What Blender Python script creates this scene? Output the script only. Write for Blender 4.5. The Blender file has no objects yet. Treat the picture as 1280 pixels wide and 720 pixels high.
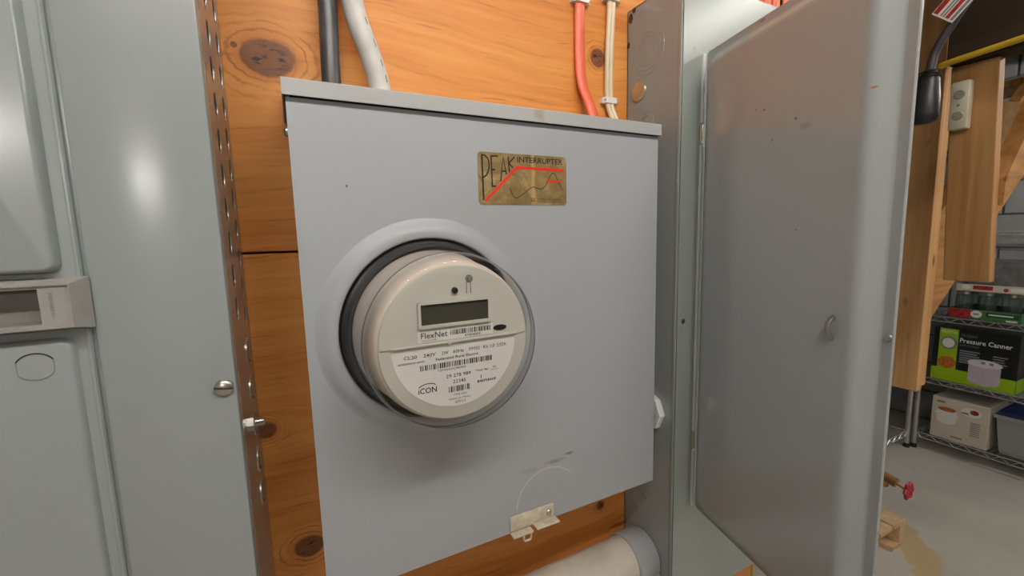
import bpy, bmesh, math, random
from mathutils import Vector, Matrix
PI = math.pi
random.seed(7)
scene = bpy.context.scene
COL = scene.collection

# ------------------------------------------------------------------ camera
CAM = Vector((0.0, -0.55, 1.35))
Rm = [[0.89135424, 0.02578228, -0.45257364],
      [-0.07790811, 0.99223871, -0.09691583],
      [0.44656237, 0.12164549, 0.88644482]]
cd = bpy.data.cameras.new('camera')
cam = bpy.data.objects.new('camera', cd); COL.objects.link(cam)
right = Vector((Rm[0][0], Rm[0][2], -Rm[0][1]))
up = -Vector((Rm[1][0], Rm[1][2], -Rm[1][1]))
fwd = Vector((Rm[2][0], Rm[2][2], -Rm[2][1]))
M4 = Matrix((right, up, -fwd)).transposed().to_4x4(); M4.translation = CAM
cam.matrix_world = M4
cd.sensor_width = 36.0; cd.lens = 534.2 / 1280 * 36.0
cd.clip_start = 0.01; cd.clip_end = 50
scene.camera = cam

# ------------------------------------------------------------------ world, lights, exposure
w = bpy.data.worlds.new('world'); scene.world = w; w.use_nodes = True
w.node_tree.nodes['Background'].inputs[0].default_value = (0.9, 0.92, 1.0, 1)
w.node_tree.nodes['Background'].inputs[1].default_value = 0.02
scene.view_settings.view_transform = 'Standard'
scene.view_settings.look = 'None'
scene.view_settings.gamma = 1.0
scene.view_settings.use_curve_mapping = False
scene.view_settings.exposure = 0.07
scene.cycles.use_denoising = True
scene.cycles.max_bounces = 8
scene.cycles.caustics_reflective = False
scene.cycles.caustics_refractive = False

# bare tube lamps under the joists: x, y, z of the tube, length, axis, radiance (their builder is with the setting)
LAMPS = [
    (0.10, -0.90, 2.15, 1.15, 'x', 68.0),
    (-0.80, -3.08, 1.99, 0.60, 'x', 130.0),
    (1.50, -0.85, 2.15, 1.15, 'y', 25.0),  # added out of view to light the stair post face
    (2.75, -1.00, 2.15, 1.15, 'y', 84.0),  # added out of view to brighten the shelves, block wall and floor
]
LAMP_COLOR = (1.0, 0.965, 0.91)

# ------------------------------------------------------------------ material helpers
class NT:
    def __init__(self, name):
        self.m = bpy.data.materials.new(name); self.m.use_nodes = True
        self.t = self.m.node_tree
        self.b = self.t.nodes['Principled BSDF']
        self.out = self.t.nodes['Material Output']
    def n(self, typ, **kw):
        nd = self.t.nodes.new(typ)
        for k, v in kw.items(): setattr(nd, k, v)
        return nd
    def l(self, a, b): self.t.links.new(a, b)
    def put(self, sock, v):
        if hasattr(v, 'is_output'): self.l(v, sock)
        elif v is not None: sock.default_value = v
    def math(self, op, a, b=None, c=None, clamp=False):
        nd = self.n('ShaderNodeMath', operation=op, use_clamp=clamp)
        self.put(nd.inputs[0], a); self.put(nd.inputs[1], b); self.put(nd.inputs[2], c)
        return nd.outputs[0]
    def coord(self):
        tc = self.n('ShaderNodeTexCoord'); return tc.outputs['Object']
    def sep(self, v):
        s = self.n('ShaderNodeSeparateXYZ'); self.l(v, s.inputs[0]); return s.outputs
    def comb(self, x, y, z):
        s = self.n('ShaderNodeCombineXYZ')
        for i, q in enumerate((x, y, z)): self.put(s.inputs[i], q)
        return s.outputs[0]
    def noise(self, vec, scale, detail=3.0, rough=0.5, dist=0.0):
        nd = self.n('ShaderNodeTexNoise'); self.l(vec, nd.inputs['Vector'])
        nd.inputs['Scale'].default_value = scale; nd.inputs['Detail'].default_value = detail
        nd.inputs['Roughness'].default_value = rough; nd.inputs['Distortion'].default_value = dist
        return nd.outputs[0]
    def ramp(self, fac, stops):
        nd = self.n('ShaderNodeValToRGB'); self.put(nd.inputs[0], fac)
        el = nd.color_ramp.elements
        while len(el) < len(stops): el.new(0.5)
        for e, (p, c) in zip(el, stops):
            e.position = p; e.color = (c[0], c[1], c[2], 1) if not isinstance(c, float) else (c, c, c, 1)
        return nd.outputs[0]
    def mix(self, fac, a, b, blend='MIX'):
        nd = self.n('ShaderNodeMix', data_type='RGBA', blend_type=blend)
        self.put(nd.inputs[0], fac)
        for s, v in ((nd.inputs[6], a), (nd.inputs[7], b)):
            if isinstance(v, tuple) and len(v) == 3: v = v + (1,)
            self.put(s, v)
        return nd.outputs[2]
    def smooth(self, v, lo, hi, a=0.0, b=1.0):
        nd = self.n('ShaderNodeMapRange', interpolation_type='SMOOTHSTEP')
        self.put(nd.inputs[0], v); nd.inputs[1].default_value = lo; nd.inputs[2].default_value = hi
        nd.inputs[3].default_value = a; nd.inputs[4].default_value = b
        return nd.outputs[0]
    def bump(self, h, strength=0.2, dist=0.002):
        nd = self.n('ShaderNodeBump'); nd.inputs['Strength'].default_value = strength
        nd.inputs['Distance'].default_value = dist
        self.l(h, nd.inputs['Height']); self.l(nd.outputs[0], self.b.inputs['Normal'])
    def fin(self, color=None, rough=0.5, metal=0.0, spec=0.5, coat=0.0):
        if isinstance(color, tuple) and len(color) == 3: color = color + (1,)
        self.put(self.b.inputs['Base Color'], color)
        self.put(self.b.inputs['Roughness'], rough)
        self.b.inputs['Metallic'].default_value = metal
        self.b.inputs['Specular IOR Level'].default_value = spec
        self.b.inputs['Coat Weight'].default_value = coat
        return self.m

def lin(r, g, b):
    f = lambda c: (c / 255 / 12.92) if c <= 10 else ((c / 255 + 0.055) / 1.055) ** 2.4
    return (f(r), f(g), f(b))

def plain(name, col, rough=0.5, metal=0.0, var=0.06, scale=18.0, spec=0.5, bump=0.0):
    t = NT(name); co = t.coord(); nz = t.noise(co, scale, 3)
    c2 = tuple(max(0, c * (1 - var * 2)) for c in col); c1 = tuple(min(1, c * (1 + var)) for c in col)
    col_s = t.ramp(nz, [(0.3, c2), (0.7, c1)])
    rr = t.math('MULTIPLY_ADD', nz, 0.04, rough - 0.02)
    if bump: t.bump(t.noise(co, scale * 12, 2), bump, 0.001)
    return t.fin(col_s, rr, metal, spec)

def paint(name, col, rough, marks=(), speck=0.0, metal=0.0, peel=0.04, spec=0.5, org=(0, 0), arcs=()):
    """sprayed sheet-metal enamel; marks = (x, z, rx, rz, colour, strength) stains in object space"""
    t = NT(name); co = t.coord(); s = t.sep(co)
    big = t.noise(co, 5.0, 3); fine = t.noise(co, 60.0, 3)
    c = t.mix(t.math('MULTIPLY', big, 0.25), tuple(v * 1.04 for v in col), tuple(v * 0.90 for v in col))
    c = t.mix(t.smooth(fine, 0.62, 0.8, 0, 0.10), c, tuple(v * 0.7 for v in col))
    for (mx, mz, rx, rz, mc, st) in marks:
        mx -= org[0]; mz -= org[1]
        dx = t.math('DIVIDE', t.math('SUBTRACT', s[0], mx), rx)
        dz = t.math('DIVIDE', t.math('SUBTRACT', s[2], mz), rz)
        d = t.math('SQRT', t.math('ADD', t.math('MULTIPLY', dx, dx), t.math('MULTIPLY', dz, dz)))
        wob = t.noise(co, 120.0, 4, 0.7)
        d = t.math('ADD', d, t.math('MULTIPLY_ADD', wob, 1.6, -0.8))
        c = t.mix(t.smooth(d, 0.2, 1.0, st, 0.0), c, mc)
    for (ax, az, ar, aw, st) in arcs:
        dx = t.math('SUBTRACT', s[0], ax - org[0]); dz = t.math('SUBTRACT', s[2], az - org[1])
        d = t.math('SQRT', t.math('ADD', t.math('MULTIPLY', dx, dx), t.math('MULTIPLY', dz, dz)))
        d = t.math('ABSOLUTE', t.math('SUBTRACT', d, t.math('MULTIPLY_ADD', t.noise(co, 14.0, 2), 0.004, ar - 0.002)))
        m = t.math('MULTIPLY', t.smooth(d, 0.0, aw, st, 0.0), t.smooth(dz, 0.0, 0.006))
        m = t.math('MULTIPLY', m, t.smooth(t.math('ADD', dx, t.math('MULTIPLY', dz, -1.0)), -0.01, 0.02, 1, 0))
        c = t.mix(m, c, (0.62, 0.62, 0.60))
    if speck:
        vo = t.n('ShaderNodeTexVoronoi'); t.l(co, vo.inputs['Vector']); vo.inputs['Scale'].default_value = 55.0
        m = t.smooth(vo.outputs['Distance'], 0.03, 0.07, 1, 0)
        m = t.math('MULTIPLY', m, t.smooth(t.noise(co, 9.0, 2), 0.62, 0.72))
        c = t.mix(t.math('MULTIPLY', m, speck), c, (0.72, 0.72, 0.70))
    rr = t.math('MULTIPLY_ADD', big, 0.04, rough - 0.02)
    t.bump(t.noise(co, 260.0, 2), peel, 0.0006)
    return t.fin(c, rr, metal, spec)

def plywood(name, knots, light, mid, dark, freq=1.0, seed=0.0):
    t = NT(name); co = t.coord(); s = t.sep(co); x, z = s[0], s[2]
    psi = z; kmask = None; kd = None
    warp = t.noise(t.comb(t.math('MULTIPLY', x, 2.2), seed, t.math('MULTIPLY', z, 5.0)), 1.0, 3)
    psi = t.math('ADD', psi, t.math('MULTIPLY_ADD', warp, 0.09, -0.045))
    jit = t.noise(co, 55.0, 3)
    for (kx, kz, a, asp) in knots:
        dx = t.math('DIVIDE', t.math('SUBTRACT', x, kx), asp); dz = t.math('SUBTRACT', z, kz)
        d2 = t.math('ADD', t.math('MULTIPLY', dx, dx), t.math('MULTIPLY', dz, dz))
        infl = t.math('DIVIDE', (a * 1.25) ** 2, t.math('ADD', d2, 0.10 * a * a))
        psi = t.math('SUBTRACT', psi, t.math('MULTIPLY', dz, infl))
        d = t.math('DIVIDE', t.math('SQRT', d2), a)
        kd = d if kd is None else t.math('MINIMUM', kd, d)
    gv = t.comb(t.math('MULTIPLY', x, 1.6), seed, t.math('MULTIPLY', psi, 26.0 * freq))
    band = t.noise(gv, 1.0, 4, 0.55, 0.4)
    gf = t.comb(t.math('MULTIPLY', x, 5.0), seed + 3, t.math('MULTIPLY', psi, 150.0 * freq))
    fine = t.noise(gf, 1.0, 4, 0.6)
    gs = t.comb(t.math('MULTIPLY', x, 14.0), seed + 6, t.math('MULTIPLY', psi, 230.0))
    fleck = t.noise(gs, 1.0, 2, 0.5)
    g = t.math('ADD', t.math('MULTIPLY', band, 0.6), t.math('MULTIPLY', fine, 0.4))
    c = t.ramp(g, [(0.30, dark), (0.45, mid), (0.58, light), (0.75, tuple(v * 1.06 for v in light))])
    c = t.mix(t.smooth(fleck, 0.60, 0.74, 0, 0.45), c, tuple(v * 0.45 for v in dark))
    if kd is not None:
        kj = t.math('ADD', kd, t.math('MULTIPLY_ADD', jit, 0.36, -0.18))
        swirl = t.math('ADD', t.math('MULTIPLY', kd, 13.0), t.math('MULTIPLY', t.noise(co, 24.0, 4, 0.65), 16.0))
        line = t.math('MULTIPLY', t.smooth(t.math('SINE', swirl), 0.45, 1.0), t.smooth(kd, 1.1, 3.3, 0.8, 0.0))
        line = t.math('MULTIPLY', line, t.smooth(t.noise(co, 40.0, 2), 0.35, 0.6, 0.15, 1.0))
        c = t.mix(line, c, tuple(v * 0.60 for v in dark))
        c = t.mix(t.smooth(kd, 0.9, 1.7, 0.55, 0.0), c, tuple(v * 0.9 for v in dark))
        core = t.mix(t.noise(co, 70.0, 4, 0.7), (0.11, 0.034, 0.013), (0.30, 0.115, 0.045))
        c = t.mix(t.smooth(kj, 0.82, 1.04, 1, 0), c, core)
        rim = t.math('MULTIPLY', t.smooth(kj, 0.80, 0.95), t.smooth(kj, 0.95, 1.10, 1, 0))
        c = t.mix(t.math('MULTIPLY', rim, 0.55), c, (0.07, 0.025, 0.012))
        ck = t.noise(t.comb(t.math('MULTIPLY', x, 60.0), seed, t.math('MULTIPLY', z, 210.0)), 1.0, 3, 0.6)
        crack = t.math('MULTIPLY', t.smooth(ck, 0.54, 0.60), t.smooth(kd, 0.45, 0.95, 1, 0))
        c = t.mix(crack, c, (0.022, 0.008, 0.004))
    tear = t.noise(t.comb(t.math('MULTIPLY', x, 34.0), seed + 9, t.math('MULTIPLY', psi, 190.0)), 1.0, 3, 0.6)
    c = t.mix(t.smooth(tear, 0.69, 0.76, 0, 0.75), c, tuple(v * 0.30 for v in dark))
    t.bump(g, 0.25, 0.0015)
    return t.fin(c, 0.50, 0.0, 0.35)

def timber(name, light, dark, axis=2, seed=0.0, knots=0.3):
    t = NT(name); co = t.coord(); s = t.sep(co)
    oi = t.n('ShaderNodeObjectInfo'); off = t.math('MULTIPLY', oi.outputs['Random'], 7.0)
    sc = [34.0, 34.0, 34.0]; sc[axis] = 1.6
    v = t.comb(*[t.math('ADD', t.math('MULTIPLY', s[i], sc[i]), off) for i in range(3)])
    g = t.noise(v, 1.0, 4, 0.55, 0.5)
    c = t.ramp(g, [(0.3, dark), (0.65, light)])
    sk = [16.0, 16.0, 16.0]; sk[axis] = 7.0
    vk = t.comb(*[t.math('ADD', t.math('MULTIPLY', s[i], sk[i]), off) for i in range(3)])
    vo = t.n('ShaderNodeTexVoronoi'); t.l(vk, vo.inputs['Vector']); vo.inputs['Scale'].default_value = 0.9
    km = t.smooth(vo.outputs['Distance'], 0.10, 0.22, 1, 0)
    km = t.math('MULTIPLY', km, t.smooth(t.noise(vk, 0.5, 1), 0.5, 0.55))
    c = t.mix(t.math('MULTIPLY', km, 0.8 if knots else 0.0), c, (0.10, 0.04, 0.015))
    return t.fin(c, 0.6, 0.0, 0.3)

def thin_glass(name, tint, gloss_col=(1, 1, 1), rough=0.03, ior=1.45, body=0.0, body_col=(0.5, 0.5, 0.5), edge=0.6):
    t = NT(name)
    tr = t.n('ShaderNodeBsdfTransparent'); tr.inputs[0].default_value = tint + (1,)
    gl = t.n('ShaderNodeBsdfGlossy'); gl.inputs[0].default_value = gloss_col + (1,); gl.inputs['Roughness'].default_value = rough
    lw = t.n('ShaderNodeLayerWeight'); lw.inputs[0].default_value = 0.5
    f0 = ((ior - 1) / (ior + 1)) ** 2
    fz = t.math('MULTIPLY_ADD', t.math('POWER', lw.outputs['Facing'], 4.0), 0.75, f0)
    base = tr.outputs[0]
    lw0 = t.n('ShaderNodeLayerWeight'); lw0.inputs[0].default_value = 0.5
    tc_ = t.mix(t.math('POWER', lw0.outputs['Facing'], 3.0), tint, tuple(v * edge for v in tint))
    t.l(tc_, tr.inputs[0])
    if body:
        df = t.n('ShaderNodeBsdfDiffuse'); df.inputs[0].default_value = body_col + (1,)
        mb = t.n('ShaderNodeMixShader'); mb.inputs[0].default_value = body
        t.l(base, mb.inputs[1]); t.l(df.outputs[0], mb.inputs[2]); base = mb.outputs[0]
    mx = t.n('ShaderNodeMixShader'); t.l(fz, mx.inputs[0]); t.l(base, mx.inputs[1]); t.l(gl.outputs[0], mx.inputs[2])
    t.l(mx.outputs[0], t.out.inputs['Surface'])
    return t.m

def barcode_mat(name, width, n):
    t = NT(name); co = t.coord(); s = t.sep(co)
    v = t.comb(t.math('FLOOR', t.math('MULTIPLY', s[0], n / width)), 0.5, 0.5)
    wn = t.n('ShaderNodeTexWhiteNoise'); t.l(v, wn.inputs['Vector'])
    return t.fin(t.mix(t.math('GREATER_THAN', wn.outputs[0], 0.46), (0.66, 0.65, 0.62), (0.10, 0.10, 0.10)), 0.5)

# ------------------------------------------------------------------ geometry helpers
ORG = {}
def P(bm): return bm
def new(): return bmesh.new()

def finish(o, parent):
    COL.objects.link(o)
    if parent is not None: o.parent = parent
    return o

def obj(name, bm, m, parent=None, local=False, smooth=False, origin=None):
    """one mesh object; world-space vertices are moved into the parent's frame"""
    org = ORG.get(parent.name if parent else None, Vector((0, 0, 0)))
    if parent is not None and not local: bm.transform(Matrix.Translation(-org))
    if origin is not None: bm.transform(Matrix.Translation(-Vector(origin)))
    bmesh.ops.recalc_face_normals(bm, faces=bm.faces)
    me = bpy.data.meshes.new(name); bm.to_mesh(me); bm.free()
    if m is not None: me.materials.append(m)
    if smooth:
        for p in me.polygons: p.use_smooth = True
        if smooth != 'all':
            me.set_sharp_from_angle(angle=math.radians(smooth if smooth is not True else 40))
    o = bpy.data.objects.new(name, me)
    finish(o, parent)
    if origin is not None: o.location = Vector(origin)
    ORG[o.name] = org + (Vector(origin) if origin is not None else Vector((0, 0, 0)))
    return o

def rawobj(name, me, m, parent=None):
    o = bpy.data.objects.new(name, me); me.materials.clear(); me.materials.append(m)
    finish(o, parent); ORG[o.name] = ORG.get(parent.name if parent else None, Vector((0, 0, 0)))
    return o

def tag(o, label=None, cat=None, group=None, kind=None):
    if label: o['label'] = label
    if cat: o['category'] = cat
    if group: o['group'] = group
    if kind: o['kind'] = kind
    return o

def thing(name, label, cat, loc=(0, 0, 0), rz=0.0, group=None):
    o = bpy.data.objects.new(name, None); COL.objects.link(o)
    o.empty_display_size = 0.05; o.location = loc; o.rotation_euler = (0, 0, rz)
    ORG[o.name] = Vector(loc)
    return tag(o, label, cat, group)

def box(bm, x0, x1, y0, y1, z0, z1, bev=0.0, seg=2, M=None):
    r = bmesh.ops.create_cube(bm, size=1.0); vs = r['verts']
    for v in vs:
        v.co = Vector(((x0 + x1) / 2 + v.co.x * (x1 - x0), (y0 + y1) / 2 + v.co.y * (y1 - y0), (z0 + z1) / 2 + v.co.z * (z1 - z0)))
    if bev > 0:
        es = list({e for v in vs for e in v.link_edges})
        rb = bmesh.ops.bevel(bm, geom=es, offset=bev, segments=seg, profile=0.5, affect='EDGES')
        vs = list({v for f in rb['faces'] for v in f.verts} | {v for v in vs if v.is_valid})
    if M is not None:
        for v in vs: v.co = M @ v.co
    return bm

def bx(*a, **k): return box(new(), *a, **k)

def lathe(bm, prof, c, axis='y', seg=64, a0=0.0, a1=2 * PI):
    """prof = [(r, h)], revolved about an axis through c"""
    full = abs(a1 - a0 - 2 * PI) < 1e-6
    n = seg if full else seg + 1
    rings = []
    for (r, h) in prof:
        ring = []
        if r < 1e-7:
            p = {'y': (0, h, 0), 'z': (0, 0, h), 'x': (h, 0, 0)}[axis]
            v = bm.verts.new(Vector(c) + Vector(p)); ring = [v] * n
        else:
            for i in range(n):
                a = a0 + (a1 - a0) * i / seg
                ca, sa = r * math.cos(a), r * math.sin(a)
                p = {'y': (ca, h, sa), 'z': (ca, sa, h), 'x': (h, ca, sa)}[axis]
                ring.append(bm.verts.new(Vector(c) + Vector(p)))
        rings.append(ring)
    for A, B in zip(rings, rings[1:]):
        for i in range(n if full else n - 1):
            j = (i + 1) % n
            q = []
            for v in (A[i], A[j], B[j], B[i]):
                if v not in q: q.append(v)
            if len(q) >= 3:
                try: bm.faces.new(q)
                except ValueError: pass
    return bm

def tube(bm, pts, r, seg=10, sx=1.0, closed=False, cap=True, ref=None):
    """round (or flat: sx) tube along pts; ref = direction that the sx axis follows"""
    pts = [Vector(p) for p in pts]; rings = []
    n = len(pts); prev = None
    for i, p in enumerate(pts):
        if closed: d = pts[(i + 1) % n] - pts[i - 1]
        else: d = pts[min(i + 1, n - 1)] - pts[max(i - 1, 0)]
        d.normalize()
        u = Vector(ref) if ref else (prev if prev else (Vector((0, 0, 1)) if abs(d.z) < 0.9 else Vector((1, 0, 0))))
        u = (u - d * u.dot(d)).normalized(); prev = u; v = d.cross(u)
        rr = r[i] if isinstance(r, (list, tuple)) else r
        rings.append([bm.verts.new(p + u * (math.cos(2 * PI * k / seg) * rr * sx) + v * (math.sin(2 * PI * k / seg) * rr)) for k in range(seg)])
    m = n if closed else n - 1
    for i in range(m):
        A, B = rings[i], rings[(i + 1) % n]
        for k in range(seg): bm.faces.new((A[k], A[(k + 1) % seg], B[(k + 1) % seg], B[k]))
    if cap and not closed:
        bm.faces.new(rings[0][::-1]); bm.faces.new(rings[-1])
    return bm

def spline(pts, k=8):
    pts = [Vector(p) for p in pts]; out = []
    for i in range(len(pts) - 1):
        p0, p1, p2, p3 = pts[max(i - 1, 0)], pts[i], pts[i + 1], pts[min(i + 2, len(pts) - 1)]
        for j in range(k):
            t = j / k
            out.append(0.5 * ((2 * p1) + (p2 - p0) * t + (2 * p0 - 5 * p1 + 4 * p2 - p3) * t * t + (3 * p1 - p0 - 3 * p2 + p3) * t ** 3))
    out.append(pts[-1]); return out

def prism(bm, poly, f0, f1):
    """poly of 2-tuples; f0, f1 map a 2-tuple to the two end positions"""
    A = [bm.verts.new(f0(p)) for p in poly]; B = [bm.verts.new(f1(p)) for p in poly]
    n = len(poly)
    bm.faces.new(A[::-1]); bm.faces.new(B)
    for i in range(n): bm.faces.new((A[i], A[(i + 1) % n], B[(i + 1) % n], B[i]))
    return bm

def prism_y(bm, poly, y0, y1): return prism(bm, poly, lambda p: (p[0], y0, p[1]), lambda p: (p[0], y1, p[1]))

def rrect(x0, x1, z0, z1, r, k=6):
    out = []
    for (cx, cz, a) in ((x1 - r, z1 - r, 0), (x0 + r, z1 - r, 1), (x0 + r, z0 + r, 2), (x1 - r, z0 + r, 3)):
        for i in range(k + 1):
            t = (a + i / k) * PI / 2
            out.append((cx + r * math.cos(t), cz + r * math.sin(t)))
    return out

def circle(cx, cz, r, k=24, ry=None):
    ry = ry or r
    return [(cx + r * math.cos(2 * PI * i / k), cz + ry * math.sin(2 * PI * i / k)) for i in range(k)]

def stadium(cx, cz, w, h, k=8):
    out = []; r = w / 2
    for i in range(k + 1): t = PI * i / k; out.append((cx + r * math.cos(t), cz + h / 2 - r + r * math.sin(t)))
    for i in range(k + 1): t = PI + PI * i / k; out.append((cx + r * math.cos(t), cz - h / 2 + r + r * math.sin(t)))
    return out

def loft(bm, loops, cap_first=False, cap_last=True):
    """loops of equal-length 3D point lists"""
    R = [[bm.verts.new(p) for p in L] for L in loops]
    for A, B in zip(R, R[1:]):
        n = len(A)
        for i in range(n): bm.faces.new((A[i], A[(i + 1) % n], B[(i + 1) % n], B[i]))
    if cap_first: bm.faces.new(R[0][::-1])
    if cap_last: bm.faces.new(R[-1])
    return bm

def sheet_bm(outer, holes, thick, to3d):
    """flat sheet with real holes: filled 2D curve -> mesh; to3d maps (a, b, t)"""
    cu = bpy.data.curves.new('sheet', 'CURVE'); cu.dimensions = '2D'; cu.fill_mode = 'BOTH'; cu.extrude = thick / 2
    for poly in [outer] + list(holes):
        sp = cu.splines.new('POLY'); sp.points.add(len(poly) - 1)
        for q, (a, b) in zip(sp.points, poly): q.co = (a, b, 0, 1)
        sp.use_cyclic_u = True
    o = bpy.data.objects.new('sheet', cu); me = bpy.data.meshes.new_from_object(o)
    bm = new(); bm.from_mesh(me)
    bpy.data.objects.remove(o); bpy.data.curves.remove(cu); bpy.data.meshes.remove(me)
    bmesh.ops.remove_doubles(bm, verts=bm.verts, dist=1e-6)
    for v in bm.verts: v.co = Vector(to3d(v.co.x, v.co.y, v.co.z))
    return bm

def text_bm(s, x, z, height, width=None, y=0.0, align='L', to3d=None, bold=0.0):
    """lettering as thin flat geometry on the plane y, facing -y; (x, z) = left (or centre) of the baseline"""
    cu = bpy.data.curves.new('lettering', 'FONT'); cu.body = s; cu.size = 1.0; cu.resolution_u = 2; cu.offset = bold
    o = bpy.data.objects.new('lettering', cu); me = bpy.data.meshes.new_from_object(o)
    bm = new(); bm.from_mesh(me)
    bpy.data.objects.remove(o); bpy.data.curves.remove(cu); bpy.data.meshes.remove(me)
    xs = [v.co.x for v in bm.verts]; x0, x1 = min(xs), max(xs)
    sy = height / 0.70; sx = (width / (x1 - x0)) if width else sy
    for v in bm.verts:
        a = (v.co.x - x0) * sx; b = v.co.y * sy
        if align == 'C': a -= (x1 - x0) * sx / 2
        q = (x + a, y, z + b)
        v.co = Vector(to3d(x + a, z + b) if to3d else q)
    return bm

def stroke(bm, pts, wd, y):
    """flat polyline of width wd on plane y (XZ), mitred"""
    pts = [Vector((p[0], p[1])) for p in pts]; L, Rr = [], []
    for i, p in enumerate(pts):
        a = (p - pts[i - 1]).normalized() if i else None
        b = (pts[i + 1] - p).normalized() if i < len(pts) - 1 else None
        if a is None: a = b
        if b is None: b = a
        n = Vector((-(a.y + b.y), a.x + b.x))
        if n.length < 1e-6: n = Vector((-a.y, a.x))
        n.normalize(); c = max(0.5, n.dot(Vector((-a.y, a.x)))); o = n * (wd / 2 / c)
        L.append(bm.verts.new((p.x + o.x, y, p.y + o.y))); Rr.append(bm.verts.new((p.x - o.x, y, p.y - o.y)))
    for i in range(len(pts) - 1): bm.faces.new((L[i], L[i + 1], Rr[i + 1], Rr[i]))
    return bm

# ------------------------------------------------------------------ materials
GREY_BOX = lin(166, 170, 174)
M = {}
M['box'] = paint('enamel_meter_box', GREY_BOX, 0.42, speck=0.8, org=(0.23, 0.976), arcs=[(0.272, 1.001, 0.047, 0.0016, 0.6)], marks=[
    (0.282, 1.055, 0.022, 0.004, (0.20, 0.13, 0.07), 0.55), (0.305, 1.060, 0.010, 0.003, (0.16, 0.09, 0.04), 0.75),
    (0.245, 1.052, 0.020, 0.006, (0.26, 0.20, 0.13), 0.30), (0.050, 1.402, 0.0013, 0.0020, (0.02, 0.02, 0.02), 1.0),
    (0.352, 1.045, 0.0013, 0.0013, (0.05, 0.05, 0.05), 1.0)])
M['lid'] = paint('enamel_lid', lin(172, 174, 173), 0.40, org=(0.23, 0.976), marks=[(0.265, 1.489, 0.012, 0.012, (0.33, 0.25, 0.14), 0.65)])
M['panel'] = paint('enamel_breaker_panel', lin(144, 151, 150), 0.20)
M['tub'] = paint('galvanised_panel_side', (0.50, 0.49, 0.48), 0.32, metal=0.8)
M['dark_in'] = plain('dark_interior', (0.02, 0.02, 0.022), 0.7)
M['cab'] = paint('enamel_cabinet', lin(146, 153, 148), 0.24, org=(0.68, 0.747), marks=[
    (0.515, 1.60, 0.004, 0.006, (0.25, 0.12, 0.05), 0.5)])
M['door'] = paint('enamel_cabinet_door', lin(160, 166, 166), 0.15, spec=0.6, marks=[
    (0.1165, 1.488, 0.0012, 0.0030, (0.05, 0.04, 0.03), 0.8), (0.1285, 1.484, 0.0014, 0.0016, (0.05, 0.04, 0.03), 0.8), (0.1717, 1.4637, 0.0020, 0.0020, (0.05, 0.03, 0.02), 0.9),
    (0.183, 1.4535, 0.0120, 0.0050, (0.24, 0.22, 0.18), 0.45), (0.1419, 1.4475, 0.0016, 0.0020, (0.12, 0.08, 0.05), 0.8), (0.0879, 1.428, 0.0050, 0.0022, (0.50, 0.46, 0.38), 0.6),
    (0.2475, 1.470, 0.0030, 0.0012, (0.36, 0.10, 0.04), 0.9), (0.1792, 1.3484, 0.0020, 0.0006, (0.04, 0.03, 0.03), 0.9), (0.100, 1.5935, 0.0100, 0.0020, (0.16, 0.08, 0.03), 0.7)])
M['cab_side_shade'] = paint('enamel_cabinet_side_shaded', lin(150, 156, 155), 0.18, spec=0.6)  # same enamel as the door, darkened for the side's occlusion shade
M['rust'] = plain('rust_steel', (0.10, 0.045, 0.02), 0.7, 0.2, 0.3, 90)
M['steel'] = plain('bright_steel', (0.55, 0.54, 0.50), 0.32, 1.0, 0.1)
M['zinc'] = plain('zinc_screw', (0.62, 0.60, 0.50), 0.32, 0.9, 0.1)
M['gold'] = plain('gold_slug', (0.55, 0.50, 0.38), 0.35, 0.8, 0.1)
M['handle'] = plain('grey_plastic', lin(150, 148, 144), 0.55, 0, 0.05, 60, bump=0.1)
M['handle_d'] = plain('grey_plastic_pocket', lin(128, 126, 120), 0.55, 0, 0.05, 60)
M['black_cable'] = plain('black_rubber', (0.045, 0.046, 0.05), 0.36, 0, 0.2, 30)
M['white_cable'] = plain('worn_grey_white_jacket', lin(206, 205, 200), 0.5, 0, 0.10, 26)
M['red_cable'] = plain('orange_red_jacket', lin(240, 112, 82), 0.42, 0, 0.06, 20)
M['cream_cable'] = plain('cream_jacket', lin(225, 208, 178), 0.45, 0, 0.05, 20)
M['staple'] = plain('white_plastic', (0.80, 0.79, 0.76), 0.4, 0, 0.03)
M['yellow'] = plain('yellow_jacket', lin(200, 165, 40), 0.45, 0, 0.06)
M['pvc'] = plain('dirty_white_pvc', lin(205, 198, 186), 0.45, 0, 0.12, 14)
M['pvc_g'] = plain('grey_pvc', lin(170, 172, 174), 0.38, 0, 0.05, 14)
M['latch'] = plain('worn_cream_latch', lin(212, 200, 178), 0.5, 0, 0.12, 90)
M['black'] = plain('black_plastic', (0.015, 0.015, 0.016), 0.4)
M['gasket'] = plain('black_ring', (0.012, 0.012, 0.013), 0.34)
M['cream'] = plain('cream_plastic', lin(202, 200, 190), 0.5, 0, 0.03, 12)
M['can'] = plain('cream_meter_can', lin(226, 214, 200), 0.34, 0, 0.06, 20)
M['lcd'] = plain('lcd_glass', lin(68, 68, 58), 0.12, 0, 0.05, 20)
M['paper'] = plain('white_label', lin(226, 224, 220), 0.5, 0, 0.015)
M['ink'] = plain('ink', lin(24, 24, 26), 0.6, 0, 0.0)
M['ink_l'] = plain('faint_ink', lin(95, 95, 95), 0.6, 0, 0.0)
M['red'] = plain('red_print', lin(238, 46, 26), 0.45, 0, 0.0)
M['glass'] = thin_glass('polycarbonate_cover', (0.98, 0.98, 0.975), rough=0.05, ior=1.45, edge=0.25)
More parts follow.
